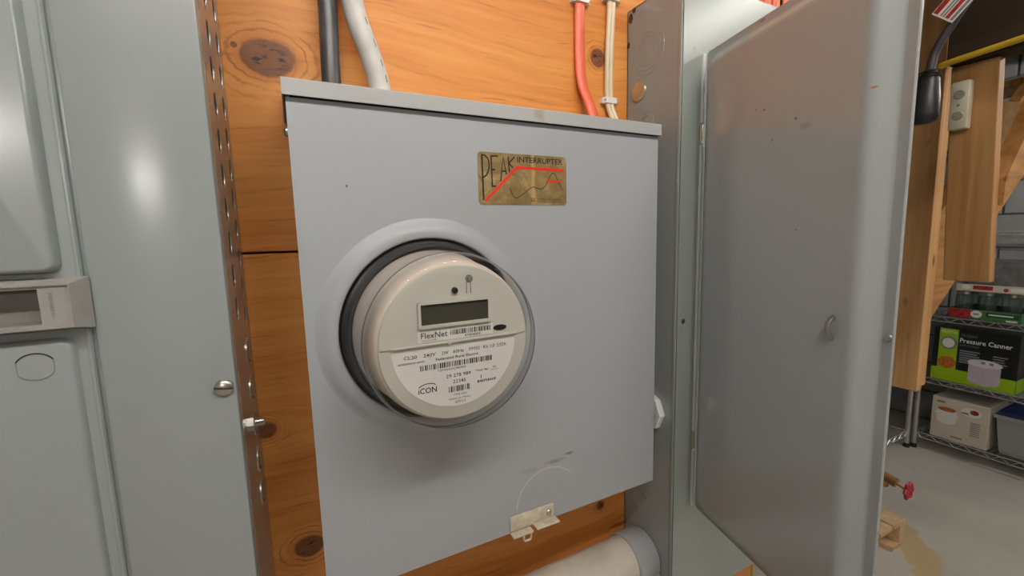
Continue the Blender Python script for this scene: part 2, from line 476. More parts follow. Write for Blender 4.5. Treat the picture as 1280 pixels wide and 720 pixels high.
def brass_plate():
    t = NT('brushed_gold_plate'); co = t.coord(); s = t.sep(co)
    n1 = t.noise(co, 28.0, 4, 0.65, 1.5)
    c = t.ramp(n1, [(0.30, lin(120, 98, 60)), (0.52, lin(150, 128, 84)), (0.72, lin(190, 166, 116))])
    cr = t.math('ABSOLUTE', t.math('SUBTRACT', s[0], t.math('MULTIPLY_ADD', t.noise(co, 60, 2), 0.006, 0.258 - 0.23 - 0.003)))
    c = t.mix(t.smooth(cr, 0.001, 0.004, 0.55, 0.0), c, lin(214, 180, 112))
    t.bump(t.noise(co, 70.0, 3), 0.25, 0.001)
    return t.fin(c, 0.42, 0.25)
M['plate'] = brass_plate()
PLY_L, PLY_M, PLY_D = lin(224, 152, 78), lin(212, 136, 64), lin(182, 104, 46)
M['ply1'] = plywood('plywood_upper', [(-0.009, 1.546, 0.019, 1.35), (0.433, 1.614, 0.013, 1.0), (-0.040, 1.555, 0.003, 1)], PLY_L, PLY_M, PLY_D, 0.8)
M['ply2'] = plywood('plywood_lower', [(-0.012, 0.976, 0.013, 1.25), (-0.045, 1.134, 0.009, 1.1), (0.437, 0.883, 0.0075, 1.0), (0.016, 1.285, 0.006, 1.2)], PLY_L, PLY_M, PLY_D, 1.0, 11.0)
M['stud'] = timber('spruce_stud', lin(222, 178, 122), lin(196, 146, 92))
M['stud_shade'] = timber('shaded_stud', lin(188, 144, 92), lin(158, 112, 64))  # stud wood darkened, the short post's shade put into its colour
M['board_y'] = timber('spruce_beam', lin(150, 105, 60), lin(104, 68, 36), axis=1)
M['beam'] = timber('unlit_dark_beam', lin(58, 42, 28), lin(36, 26, 18), axis=1, knots=0)  # near-black tone stands in for the unlit space overhead
M['board_x'] = timber('spruce_board', lin(196, 146, 88), lin(160, 110, 60), axis=0)
M['chip'] = plain('particle_board', lin(220, 188, 144), 0.7, 0, 0.1, 40)
M['crome'] = plain('wire_shelf_chrome', (0.62, 0.62, 0.60), 0.30, 0.7, 0.05)
M['brass'] = plain('brass_valve', (0.42, 0.23, 0.09), 0.35, 0.9, 0.15, 40)
M['redwheel'] = plain('red_handwheel', lin(170, 20, 40), 0.4)
M['card_white'] = plain('white_carton', lin(205, 198, 182), 0.6, 0, 0.03)
M['card_brown'] = plain('brown_carton', lin(150, 128, 98), 0.7, 0, 0.05)
M['card_black'] = plain('black_carton', lin(18, 22, 24), 0.35, 0, 0.05)
M['lime'] = plain('lime_print', lin(150, 190, 20), 0.4, 0, 0.03)
M['green'] = plain('green_print', lin(70, 125, 60), 0.45, 0, 0.1, 60)
M['dkgreen'] = plain('dark_green_print', lin(20, 70, 50), 0.45, 0, 0.03)
M['pot'] = plain('pale_pot_print', lin(190, 180, 190), 0.4, 0, 0.06, 30)
M['potlid'] = plain('pot_lid_print', lin(215, 210, 215), 0.4, 0, 0.05, 30)
M['food'] = plain('orange_food_print', lin(190, 110, 40), 0.5, 0, 0.3, 90)
M['redprint'] = plain('berry_red_print', lin(165, 40, 45), 0.5, 0, 0.3, 70)
M['text_w'] = plain('white_print', lin(225, 225, 220), 0.5, 0, 0.0)
M['text_g'] = plain('grey_print', lin(120, 128, 130), 0.5, 0, 0.0)
M['jar'] = thin_glass('jar_glass', (0.72, 0.80, 0.76), rough=0.08, body=0.12, body_col=(0.25, 0.30, 0.28))
M['tote'] = thin_glass('frosted_tote', (0.75, 0.78, 0.80), rough=0.25, body=0.55, body_col=(0.55, 0.57, 0.58))
M['bluelid'] = plain('navy_lid', lin(24, 44, 86), 0.4)
M['bag'] = plain('grey_plastic_bag', lin(110, 110, 108), 0.3, 0, 0.25, 16, bump=0.4)
M['outlet'] = plain('ivory_outlet', lin(205, 200, 175), 0.4)
M['outlet_d'] = plain('ivory_outlet_socket', lin(150, 146, 124), 0.4)
M['block'] = plain('grey_painted_block', lin(168, 170, 170), 0.75, 0, 0.06, 12, bump=0.3)
M['mortar'] = plain('mortar', lin(125, 126, 126), 0.9, 0, 0.1, 30)
M['drywall'] = plain('room_wall', lin(138, 132, 122), 0.85, 0, 0.05, 3)
M['white_wall'] = plain('white_painted_wall', lin(212, 210, 204), 0.8, 0, 0.03, 3)
M['subfloor'] = plain('dark_subfloor', lin(70, 50, 32), 0.85, 0, 0.15, 6)
M['white_metal'] = plain('white_lamp_housing', (0.8, 0.8, 0.78), 0.5)
M['tube_em'] = None
def floor_mat():
    t = NT('painted_concrete'); co = t.coord(); s = t.sep(co)
    n1 = t.noise(co, 3.0, 4); n2 = t.noise(co, 60.0, 3, 0.6)
    c = t.ramp(n1, [(0.3, lin(188, 185, 176)), (0.7, lin(208, 205, 196))])
    c = t.mix(t.smooth(n2, 0.62, 0.72, 0, 0.25), c, lin(140, 128, 108))
    d = None
    for (mx, my, r) in ((2.222, 0.152, 0.075), (2.34, 0.245, 0.05), (2.28, 0.2, 0.05), (2.09, 0.08, 0.055), (2.0, 0.0, 0.06), (2.16, 0.115, 0.065)):
        dx = t.math('SUBTRACT', s[0], mx); dy = t.math('SUBTRACT', s[1], my)
        q = t.math('DIVIDE', t.math('SQRT', t.math('ADD', t.math('MULTIPLY', dx, dx), t.math('MULTIPLY', dy, dy))), r)
        d = q if d is None else t.math('MINIMUM', d, q)
    d = t.math('ADD', d, t.math('MULTIPLY_ADD', t.noise(co, 22.0, 3), 0.8, -0.4))
    c = t.mix(t.smooth(d, 0.7, 1.05, 0.75, 0), c, lin(196, 172, 112))
    return t.fin(c, 0.55, 0, 0.4)
M['floor'] = floor_mat()

# ------------------------------------------------------------------ the setting
tag(obj('floor', bx(-2.4, 4.0, -3.8, 1.3, -0.1, 0.0), M['floor']), 'light grey painted concrete basement floor', kind='structure')
ceil = tag(obj('ceiling', bx(-2.4, 4.0, -3.8, 1.3, 2.44, 2.50), M['subfloor']), 'dark timber subfloor overhead', kind='structure')
for i in range(10):
    y = -3.5 + i * 0.41
    if i in (1, 7): pass
    obj('joist', bx(-2.4, 4.0, y, y + 0.038, 2.25, 2.44), M['board_x'], ceil)
wb = tag(obj('wall_back', bx(-2.4, 0.86, 0.016, 0.11, 0.0, 2.44), M['drywall']), 'partition behind the electrical panels faced with plywood', kind='structure')
p1 = tag(obj('plywood_sheet', bx(-2.2, 0.862, 0.0, 0.016, 1.3393, 2.25, bev=0.0008, seg=1), M['ply1'], wb), 'upper orange plywood sheet with dark knots')
p2 = tag(obj('plywood_sheet', bx(-2.2, 0.862, 0.0, 0.016, 0.12, 1.3368, bev=0.0008, seg=1), M['ply2'], wb), 'lower orange plywood sheet')
wl = tag(obj('wall_left', bx(-2.5, -2.4, -3.8, 1.3, 0, 2.5), M['white_wall']), 'side wall of the basement', kind='structure')
wf = tag(obj('wall_front', bx(-2.4, 4.0, -3.9, -3.8, 0, 2.5), M['drywall']), 'wall on the near side of the basement', kind='structure')
wr = tag(obj('wall_right', bx(3.87, 4.0, -3.8, 1.3, 0, 2.5), M['mortar']), 'grey painted concrete block wall behind the wire shelves', kind='structure')
wfar = tag(obj('wall_far', bx(-2.4, 4.0, 1.07, 1.3, 0, 2.5), M['mortar']), 'grey painted block wall beyond the stair posts', kind='structure')
bme = None
def block_piece(parent, loc, rz):
    global bme
    if bme is None:
        b = bx(-0.1945, 0.1945, -0.0125, 0.0125, -0.0945, 0.0945, bev=0.004, seg=1)
        bme = bpy.data.meshes.new('block'); b.to_mesh(bme); b.free(); bme.materials.append(M['block'])
    o = bpy.data.objects.new('block', bme); finish(o, parent); o.location = loc; o.rotation_euler = (0, 0, rz)
for r in range(12):
    for k in range(5):
        y = 0.85 - k * 0.40 - (0.2 if r % 2 else 0.0)
        block_piece(wr, (3.8695, y, 0.1 + r * 0.2), PI / 2)
    for k in range(6):
        x = 3.64 - k * 0.40 - (0.2 if r % 2 else 0.0)
        block_piece(wfar, (x, 1.0695, 0.1 + r * 0.2), 0)

# ceiling tube fixtures; the last two are added for their light
for i, (x, y, z, ln, ax, rad) in enumerate(LAMPS):
    t = thing('tube_fixture', ['white bare-tube ceiling fixture above the meter box', 'white bare-tube ceiling fixture at the near end of the room', 'added unseen bare-tube fixture lighting the stair post', 'added unseen bare-tube fixture lighting the wire shelves and floor'][i], 'light', (x, y, z), 0, 'ceiling tube fixtures')
    em = NT('lit_tube'); e = em.n('ShaderNodeEmission'); e.inputs[0].default_value = LAMP_COLOR + (1,); e.inputs[1].default_value = rad; em.l(e.outputs[0], em.out.inputs['Surface'])
    hl = ln / 2
    D = (lambda a, b_, c: (x + a, y + b_, z + c)) if ax == 'x' else (lambda a, b_, c: (x + b_, y + a, z + c))
    b = new(); lathe(b, [(0.0, -hl), (0.019, -hl), (0.019, hl), (0.0, hl)], (x, y, z), ax, 24); obj('tube', b, em.m, t, smooth=30)
    prof = [(-0.055, 0.045), (-0.035, 0.095), (0.035, 0.095), (0.055, 0.045)]
    b = prism(new(), prof, lambda p: D(-hl - 0.03, p[0], p[1]), lambda p: D(hl + 0.03, p[0], p[1])); obj('housing', b, M['white_metal'], t)
    for sg in (-1, 1):
        b = new(); q0, q1 = D(sg * (hl + 0.002), -0.016, -0.022), D(sg * (hl + 0.024), 0.016, 0.0455)
        box(b, min(q0[0], q1[0]), max(q0[0], q1[0]), min(q0[1], q1[1]), max(q0[1], q1[1]), q0[2], q1[2], bev=0.003); obj('tube_socket', b, M['white_metal'], t)

# ------------------------------------------------------------------ breaker panel (left)
FX, FY = -0.049, -0.162          # right front corner of its cover
pan = thing('breaker_panel', 'tall grey breaker panel with punched side slots at the left', 'electrical panel', (-0.24, 0.0, 0.35))
PX0 = -0.43
ZT, ZB = 2.05, 0.35
# right side sheet, real slots
holes = []
def slot(yc, z0, z1, wd=0.0085): holes.append(stadium(yc, (z0 + z1) / 2, wd * 1.12, (z1 - z0) * 1.05))
for k in range(-10, 9): slot(-0.090, 1.517 - k * 0.0296 - 0.0, 1.538 - k * 0.0296, 0.0165)
for k in range(-10, 10): slot(-0.030, 1.5165 - k * 0.0296 + 0.014, 1.538 - k * 0.0296 + 0.014, 0.0165)
rings = [1.240, 1.201, 1.163, 1.124, 1.087]
side = sheet_bm([(-0.142, ZB), (-0.001, ZB), (-0.001, ZT), (-0.142, ZT)], holes, 0.0016, lambda a, b, t: (FX - 0.0028 + t, a, b))
body = obj('side_panel', side, M['tub'], pan)
tag(body, 'slotted bare metal side of the panel')
b = new()
box(b, PX0 + 0.003, PX0 + 0.0046, -0.142, -0.001, ZB, ZT)
box(b, PX0 + 0.003, FX - 0.0036, -0.003, -0.001, ZB, ZT)
box(b, PX0 + 0.003, FX - 0.0036, -0.142, -0.001, ZT - 0.002, ZT)
box(b, PX0 + 0.003, FX - 0.0036, -0.142, -0.001, ZB, ZB + 0.002)
obj('back_box', b, M['tub'], pan)
b = new(); box(b, FX - 0.05, FX - 0.02, -0.13, -0.003, ZB + 0.1, ZT - 0.1)
obj('slot_shade_backing', b, M['dark_in'], pan)  # near-black box painting the shade seen through the slots
for z in rings:
    b = new(); ko = []
    tube(b, [(FX - 0.0018, -0.047 + 0.0125 * math.cos(a), z + 0.0125 * math.sin(a)) for a in [2 * PI * i / 28 for i in range(28)]], 0.0017, 6, closed=True)
    lathe(b, [(0.0, 0.0006), (0.0100, 0.0006), (0.0112, -0.0004)], (FX - 0.002, -0.047, z), 'x', 28)
    kk = obj('knockout', b, M['zinc'], pan, smooth=True)
    b = new(); tube(b, [(FX - 0.0012, -0.047 + 0.0102 * math.cos(a), z + 0.0102 * math.sin(a)) for a in [PI * (0.45 + 1.1 * i / 16) for i in range(17)]], 0.0011, 5); obj('knockout_gap', b, M['dark_in'], kk)
    b = lathe(new(), [(0.0, 0.0014), (0.0092, 0.0014)], (FX - 0.002, -0.047, z), 'x', 28); obj('knockout_disc', b, M['tub'], kk)
# front cover with lip
b = new()
oy = FY
loop = lambda x0, x1, z0, z1, y: [(x0, y, z0), (x1, y, z0), (x1, y, z1), (x0, y, z1)]
XG0, XG1 = PX0 + 0.078, -0.128   # groove between centre trim and cover
box(b, XG1 + 0.0012, FX, FY, FY + 0.021, ZB - 0.01, ZT + 0.01, bev=0.0016)
cov = obj('cover', b, M['panel'], pan, smooth=True)
b = bx(PX0, XG0 - 0.0012, FY, FY + 0.021, ZB - 0.01, ZT + 0.01, bev=0.0016)
obj('cover', b, M['panel'], pan, smooth=True)
b = bx(PX0 + 0.004, FX - 0.004, FY + 0.0022, FY + 0.020, ZB, ZT); obj('cover_backing', b, M['panel'], pan)
b = bx(XG0 + 0.0006, XG1 - 0.0006, FY - 0.0018, FY + 0.0021, ZB - 0.01, ZT + 0.01, bev=0.0014); obj('centre_trim', b, M['panel'], pan, smooth=True)
b = bx(XG1 - 0.0035, XG1 - 0.0012, FY - 0.0024, FY, ZB - 0.01, ZT + 0.01, bev=0.0007); obj('trim_bead', b, M['panel'], pan, smooth=True)
def raised(x0, x1, z0, z1, r, y0, h, name, m):
    # offsets grow inwards
    loops = []
    for off, yy in ((0.0, 0.0), (0.0004, 0.40), (0.0012, 0.82), (0.0022, 0.97), (0.0034, 1.0)):
        loops.append([(p[0], y0 - h * yy, p[1]) for p in rrect(x0 + off, x1 - off, z0 + off, z1 - off, max(0.003, r - off), 6)])
    return obj(name, loft(new(), loops), m, pan, smooth='all')
raised(XG0 + 0.010, -0.1375, 1.3335, 1.86, 0.007, FY - 0.0016, 0.0095, 'upper_door', M['panel'])
low = raised(XG0 + 0.010, -0.1365, 0.50, 1.2905, 0.008, FY - 0.0016, 0.0060, 'lower_door', M['panel'])
# knockout scribed in the lower door
for (a0, a1) in ((0.15 * PI, 0.85 * PI), (1.15 * PI, 1.85 * PI)):
    b = new(); pts = [(-0.1555 + 0.0098 * math.cos(a0 + (a1 - a0) * i / 14), FY - 0.0077, 1.2735 + 0.0088 * math.sin(a0 + (a1 - a0) * i / 14)) for i in range(15)]
    tube(b, pts, 0.0004, 5); obj('knockout_score', b, M['dark_in' if a0 < PI else 'zinc'], low)
for sgn in (-1, 1):
    b = new(); tube(b, [(-0.1555 + sgn * 0.0087, FY - 0.0076, 1.2695), (-0.1555 + sgn * 0.0090, FY - 0.0076, 1.2775)], 0.00025, 5); obj('knockout_score', b, M['zinc'], low)
# recessed main handle
hx0, hx1, hz0, hz1 = -0.232, -0.1255, 1.2955, 1.3305
y0, y1 = FY - 0.0018, FY - 0.0168
b = new()
O = [(hx0, y0, hz0), (hx1, y0, hz0), (hx1, y0, hz1), (hx0, y0, hz1)]
I = [(hx0 + 0.006, y1, hz0 + 0.0030), (hx1 - 0.0055, y1, hz0 + 0.0030), (hx1 - 0.0055, y1, hz1 - 0.0038), (hx0 + 0.006, y1, hz1 - 0.0038)]
J = [(hx0 + 0.0065, y1, hz0 + 0.0036), (hx1 - 0.006, y1, hz0 + 0.0036), (hx1 - 0.006, y1, hz1 - 0.0044), (hx0 + 0.0065, y1, hz1 - 0.0044)]
K = [(p[0], y1 + 0.0015, p[2]) for p in J]
loft(b, [O, I, J, K], cap_last=False)
hd = obj('main_handle', b, M['handle'], pan)
px0, px1, pz0, pz1 = hx0 + 0.014, -0.1462, hz0 + 0.0062, hz1 - 0.0062
fy = y1 + 0.0015
b = sheet_bm([(hx0 + 0.0065, hz0 + 0.0036), (hx1 - 0.006, hz0 + 0.0036), (hx1 - 0.006, hz1 - 0.0044), (hx0 + 0.0065, hz1 - 0.0044)], [[(px0, pz0), (px1, pz0), (px1, pz1), (px0, pz1)]], 0.0004, lambda a, b_, t: (a, fy + t, b_))
obj('handle_face', b, M['handle'], hd)
b = new()
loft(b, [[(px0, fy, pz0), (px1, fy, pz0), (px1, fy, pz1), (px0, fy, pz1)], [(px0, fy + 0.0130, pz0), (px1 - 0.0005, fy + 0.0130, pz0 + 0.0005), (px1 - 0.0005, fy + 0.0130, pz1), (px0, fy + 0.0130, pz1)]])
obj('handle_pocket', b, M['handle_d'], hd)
b = text_bm('SQUARE D', 0, 0, 0.0021, 0.0155, to3d=lambda a, c: (-0.1412 + c, fy - 0.0006, hz1 - 0.0088 - a)); obj('lettering', b, M['handle_d'], hd)
# cover screw and side bolt
b = new(); c = (-0.0570, FY, 1.239)
lathe(b, [(0.0066, 0.0), (0.0066, -0.0012), (0.0056, -0.0028), (0.0036, -0.0038), (0.0, -0.0042)], c, 'y', 28)
sc_ = obj('cover_screw', b, M['zinc'], pan, smooth=True)
b = bx(-0.0062, 0.0062, -0.0045, -0.0026, -0.0006, 0.0006); b.transform(Matrix.Translation(c) @ Matrix.Rotation(0.15, 4, 'Y')); obj('screw_slot', b, M['dark_in'], sc_)
b = new(); c = (FX - 0.002, -0.105, 1.185)
lathe(b, [(0.0, 0.0), (0.0072, 0.0), (0.0072, 0.0055), (0.0062, 0.0066), (0.0, 0.0066)], c, 'x', 6)
bolt = obj('side_bolt', b, M['steel'], pan)
b = new(); lathe(b, [(0.0038, 0.0), (0.0038, 0.013), (0.0030, 0.014), (0.0, 0.014)], c, 'x', 14); obj('bolt_shank', b, M['steel'], bolt, smooth=True)

# ------------------------------------------------------------------ meter box
BX0, BX1, BZ0, BZ1, BY = 0.0030, 0.4575, 0.9763, 1.4795, -0.100
mbx = thing('meter_box', 'grey steel meter box with a gold nameplate', 'electrical box', (0.23, 0.0, 0.976))
b = new()
for a in ((BX0 + 0.002, BX0 + 0.0036, -0.097, 0.0, BZ0 + 0.002, BZ1), (BX1 - 0.0036, BX1 - 0.002, -0.097, 0.0, BZ0 + 0.002, BZ1),
          (BX0 + 0.002, BX1 - 0.002, -0.097, 0.0, BZ0 + 0.002, BZ0 + 0.0036), (BX0 + 0.002, BX1 - 0.002, -0.0016, 0.0, BZ0 + 0.002, BZ1)):
    box(b, *a)
obj('body', b, M['box'], mbx)
MX, MZ = 0.1284, 1.253
hole = circle(MX, MZ, 0.118, 72)
b = sheet_bm(rrect(BX0, BX1, BZ0, BZ1, 0.0012, 2), [hole], 0.0016, lambda a, c, t: (a, BY + 0.0008 + t, c))
cv = obj('cover', b, M['box'], mbx)
b = new(); box(b, BX0, BX0 + 0.0014, BY + 0.001, BY + 0.016, BZ0, BZ1); box(b, BX1 - 0.0014, BX1, BY + 0.001, BY + 0.016, BZ0, BZ1); box(b, BX0, BX1, BY + 0.001, BY + 0.014, BZ0, BZ0 + 0.0014)
obj('cover_edge', b, M['box'], mbx)
b = new()
lathe(b, [(0.1185, BY + 0.0002), (0.1165, BY - 0.0003), (0.1125, BY - 0.0025), (0.1085, BY - 0.0052), (0.1045, BY - 0.0066), (0.0990, BY - 0.0068), (0.0970, BY - 0.0060), (0.0962, BY - 0.004), (0.0960, BY + 0.012), (0.0955, BY + 0.012)], (MX, 0, MZ), 'y', 96)
emb = obj('raised_ring', b, M['box'], mbx, smooth='all')
# lid
LX0, LX1 = 0.0005, 0.4583
b = new(); prof = [(-0.1055, 1.4800), (-0.1055, 1.4938), (-0.1045, 1.4950), (0.0, 1.5080), (0.0, 1.5065), (-0.1040, 1.4936), (-0.1040, 1.4800)]
prism(b, prof, lambda p: (LX0, p[0], p[1]), lambda p: (LX1, p[0], p[1]))
for xa_, xb2 in ((LX0 + 0.0002, LX0 + 0.0014), (LX1 - 0.0014, LX1 - 0.0002)):
    prism(b, [(-0.1050, 1.4800), (-0.1050, 1.4934), (-0.1043, 1.4944), (-0.0005, 1.5072), (-0.0005, 1.4800)], lambda p: (xa_, p[0], p[1]), lambda p: (xb2, p[0], p[1]))
obj('lid', b, M['lid'], mbx)
# recessed near-black strip, painting the shadow gap under the lid
obj('lid_gap_shade', bx(BX0 + 0.004, BX1 - 0.004, -0.096, -0.002, 1.470, 1.494), M['dark_in'], mbx)
b = new(); lathe(b, [(0.0045, 0.0), (0.0045, -0.0018), (0.003, -0.0032), (0.0, -0.0036)], (BX0, -0.085, 1.452), 'x', 18); obj('side_screw', b, M['zinc'], mbx, smooth=True)
# nameplate
npx, npz = 0.188, 1.3855
W_, H_ = 0.1172, 0.0578
b = prism_y(new(), rrect(npx, npx + W_, npz, npz + H_, 0.0045, 5), BY - 0.0006, BY)
plate = obj('nameplate', b, M['plate'], mbx); tag(plate, 'gold foil nameplate with black lettering and red line')
yp = BY - 0.0009
S = lambda L: [(npx + a / 1000, npz + c / 1000) for a, c in L]
b = new()
stroke(b, S([(5.0, 54.6), (5.6, 5.0)]), 0.0020, yp)
stroke(b, S([(5.0, 54.4), (8.5, 54.0), (11.5, 51.5), (13.4, 47.5), (13.6, 42.0), (12.4, 37.0), (10.0, 32.5), (6.2, 29.8)]), 0.0017, yp)
stroke(b, S([(24.7, 54.0), (16.2, 53.6), (16.8, 20.4), (21.4, 20.7)]), 0.0017, yp)
stroke(b, S([(16.4, 38.8), (20.9, 39.0)]), 0.0017, yp)
stroke(b, S([(27.4, 26.0), (31.2, 53.4), (35.0, 34.2)]), 0.0016, yp)
stroke(b, S([(28.6, 37.4), (34.6, 37.8)]), 0.0015, yp)
stroke(b, S([(37.8, 53.8), (38.6, 36.6)]), 0.0016, yp)
stroke(b, S([(45.6, 54.2), (38.3, 46.6), (43.6, 42.0)]), 0.0015, yp)
obj('lettering', b, M['ink'], plate)
obj('lettering', text_bm('INTERRUPTER', npx + 0.0494, npz + 0.0486, 0.0062, 0.0622, y=yp, bold=0.012), M['ink'], plate)
b = new(); cv_ = S([(38.9, 19.2), (41.0, 14.0), (43.8, 9.3), (46.0, 7.7), (48.5, 7.7), (53, 10.6), (59.0, 14.6), (66, 19.6), (70.6, 21.3), (75, 19.8), (79.7, 18.6), (83, 19.6), (86.4, 22.3), (90, 27.8), (93.2, 34.0), (96, 37.6), (98.7, 38.2), (101.5, 35.6), (104.0, 30.5), (107.5, 24.5), (111.4, 17.7)])
stroke(b, cv_, 0.0008, yp); obj('load_curve', b, M['ink'], plate)
b = stroke(new(), S([(8.2, 4.2), (48.6, 42.6), (113.2, 41.8)]), 0.0031, yp - 0.0001); obj('red_line', b, M['red'], plate)
b = stroke(new(), S([(87.0, 28.5), (108.8, 28.7)]), 0.0020, yp - 0.0001); obj('red_line', b, M['red'], plate)
obj('lettering', text_bm('ELECTRO INDUSTRIES INC.', npx + 0.0755, npz + 0.0058, 0.0018, 0.0345, y=yp), M['ink'], plate)
obj('lettering', text_bm('MONTICELLO, MINNESOTA 55362', npx + 0.0755, npz + 0.0030, 0.0018, 0.0357, y=yp), M['ink'], plate)
b = new(); stroke(b, S([(66, 4.2), (72, 4.2)]), 0.0006, yp); stroke(b, S([(66.2, 8.0), (68.2, 6.0), (66.4, 4.6)]), 0.0006, yp); stroke(b, S([(68, 8.0), (71.6, 7.4), (69.4, 5.6), (71.8, 5.4)]), 0.0006, yp); obj('maker_mark', b, M['ink'], plate)
# latch at the lower edge
lt = obj('latch_plate', bx(0.2150, 0.2790, BY - 0.0022, BY, 0.9790, 0.9985, bev=0.0009), M['latch'], mbx, smooth=True)
b = bx(0.2475, 0.2815, BY - 0.0135, BY - 0.0005, 0.9772, 0.9790, bev=0.0006); obj('latch_tab', b, M['latch'], lt)
b = bx(0.2155, 0.2440, BY - 0.0100, BY + 0.002, 0.9740, 0.9762, bev=0.0006); obj('latch_tab', b, M['latch'], lt)
b = new(); tube(b, [(0.2300 + a, BY - 0.0085, 0.9740 + c) for a, c in ((0.0, 0.0), (0.0005, -0.006), (0.002, -0.0085), (0.009, -0.0085), (0.0105, -0.006), (0.011, 0.0))], 0.0014, 6); obj('seal_loop', b, M['latch'], lt)
b = new(); lathe(b, [(0.0, -0.0014), (0.0033, -0.0014), (0.0042, -0.0004), (0.0044, 0.0)], (0.2715, BY - 0.0022, 0.9875), 'y', 20); obj('rivet', b, M['gold'], lt, smooth=True)

# ------------------------------------------------------------------ electricity meter
mt = thing('electricity_meter', 'round digital electricity meter under a clear cover on the grey box', 'meter', (MX, BY, MZ - 0.08))
C0 = (MX, 0, MZ)
b = lathe(new(), [(0.076, -0.090), (0.0950, -0.090), (0.0952, -0.1035), (0.0935, -0.1060), (0.0925, -0.1062), (0.0915, -0.1066), (0.0800, -0.1066), (0.078, -0.100)], C0, 'y', 96)
obj('base_ring', b, M['gasket'], mt, smooth=30)
b = lathe(new(), [(0.0840, -0.1080), (0.0838, -0.1130), (0.0822, -0.1170), (0.0770, -0.1640), (0.0755, -0.1720), (0.0730, -0.1785), (0.0705, -0.1800)], C0, 'y', 96)
obj('inner_can', b, M['can'], mt, smooth=50)
FYM = -0.181
b = lathe(new(), [(0.0722, -0.1790), (0.0717, FYM + 0.0004), (0.0708, FYM), (0.0, FYM)], C0, 'y', 96)
face = obj('face_plate', b, M['cream'], mt, smooth=30)
mm = lambda a, c: (MX + a / 1000, MZ + c / 1000)
def fplate(name, x0, x1, z0, z1, r, dy, m, parent, d0=0.0):
    p0 = mm(x0, z0); p1_ = mm(x1, z1)
    return obj(name, prism_y(new(), rrect(p0[0], p1_[0], p0[1], p1_[1], r / 1000, 4), FYM - dy, FYM - d0), m, parent)
# upper half stands a little proud, ending in a ridge
pts = [mm(71.0 * math.cos(t), 71.0 * math.sin(t)) for t in [math.asin(2.0 / 71) + (PI - 2 * math.asin(2.0 / 71)) * i / 60 for i in range(61)]]
obj('upper_face', prism_y(new(), pts, FYM - 0.0012, FYM), M['cream'], mt)
UD = 0.0012
b = bx(MX - 0.0618, MX + 0.0600, FYM - 0.0024, FYM - 0.0002, MZ + 0.0010, MZ + 0.0028, bev=0.0006); obj('ridge', b, M['cream'], face, smooth=True)
# bezel + LCD
bz = sheet_bm([mm(*p) for p in rrect(-36.8, 32.4, 17.2, 41.0, 2.0, 4)], [[mm(*p) for p in ((-34.3, 20.0), (30.2, 20.0), (30.2, 38.5), (-34.3, 38.5))]], 0.0030, lambda a, c, t: (a, FYM - UD - 0.0015 + t, c))
lc = obj('display_bezel', bz, M['cream'], mt)
b = bx(MX - 0.0348, MX + 0.0306, FYM - UD - 0.0008, FYM - UD + 0.0002, MZ + 0.0196, MZ + 0.0389); obj('display', b, M['lcd'], lc)
b = lathe(new(), [(0.0030, 0.0), (0.0029, -0.0016), (0.0022, -0.0028), (0.0, -0.0034)], (MX - 0.0017, FYM - UD, MZ + 0.0490), 'y', 24); obj('indicator', b, M['black'], mt, smooth=True)
b = new()
tube(b, [(MX + 0.0129 + 0.0031 * math.cos(a), FYM - UD, MZ + 0.0588 + 0.0031 * math.sin(a)) for a in [2 * PI * i / 24 for i in range(24)]], 0.0006, 6, closed=True)
lathe(b, [(0.0022, 0.0), (0.0020, -0.0012), (0.0, -0.0014)], (MX + 0.0129, FYM - UD, MZ + 0.0588), 'y', 20)
for dx in (-0.0022, 0.0016): tube(b, [(MX + 0.0124 + dx, FYM - UD, MZ + 0.0560), (MX + 0.0122 + dx, FYM - UD, MZ + 0.0452)], 0.00045, 5)
obj('reset_button', b, M['handle_d'], mt, smooth=True)
b = prism_y(new(), [mm(42.4 + 6.9 * math.cos(a) * (1 if abs(math.cos(a)) > .2 else 1), 9.6 + 2.7 * math.sin(a)) for a in [2 * PI * i / 28 for i in range(28)]], FYM - UD - 0.0008, FYM - UD); obj('optical_port', b, M['black'], mt)
b = lathe(new(), [(0.0022, 0.0), (0.0020, -0.0012), (0.0, -0.0016)], (MX - 0.0088, FYM - 0.0018, MZ + 0.0014), 'y', 16); obj('knob', b, M['cream'], face, smooth=True)
# upper label
la = fplate('upper_label', -37.6, 35.2, 4.6, 15.2, 0.4, UD + 0.0004, M['paper'], mt, UD)
yl = FYM - UD - 0.0006
def T(s, x, z, h, wd, par, y, m='ink', al='L', bold=0.006): obj('lettering', text_bm(s, MX + x / 1000, MZ + z / 1000, h / 1000, wd / 1000 if wd else None, y=y, align=al, bold=0.0 if 'M' in s or 'W' in s else bold), M[m], par)
T('FlexNet', -34.8, 8.0, 5.2, 24.5, la, yl)
T('MODEL 530R', -34.6, 5.4, 1.4, 14.0, la, yl, 'ink_l')
def bars(x0, x1, z0, z1, n, par, y, seed):
    rnd = random.Random(seed); b = new(); wd = (x1 - x0) / n; i = 0
    while i < n:
        k = rnd.choice((1, 1, 2)); g = rnd.choice((1, 1, 2))
        e = min(n, i + k)
        p0 = mm(x0 + i * wd, z0); p1_ = mm(x0 + e * wd, z1)
        vs = [b.verts.new(q) for q in ((p0[0], y, p0[1]), (p1_[0], y, p0[1]), (p1_[0], y, p1_[1]), (p0[0], y, p1_[1]))]
        b.faces.new(vs); i += k + g
    obj('barcode', b, M['ink'], par)
bars(-7.5, 32.6, 8.4, 13.2, 64, la, yl, 1)
T('47454009', 6.0, 5.4, 2.1, 16.0, la, yl)
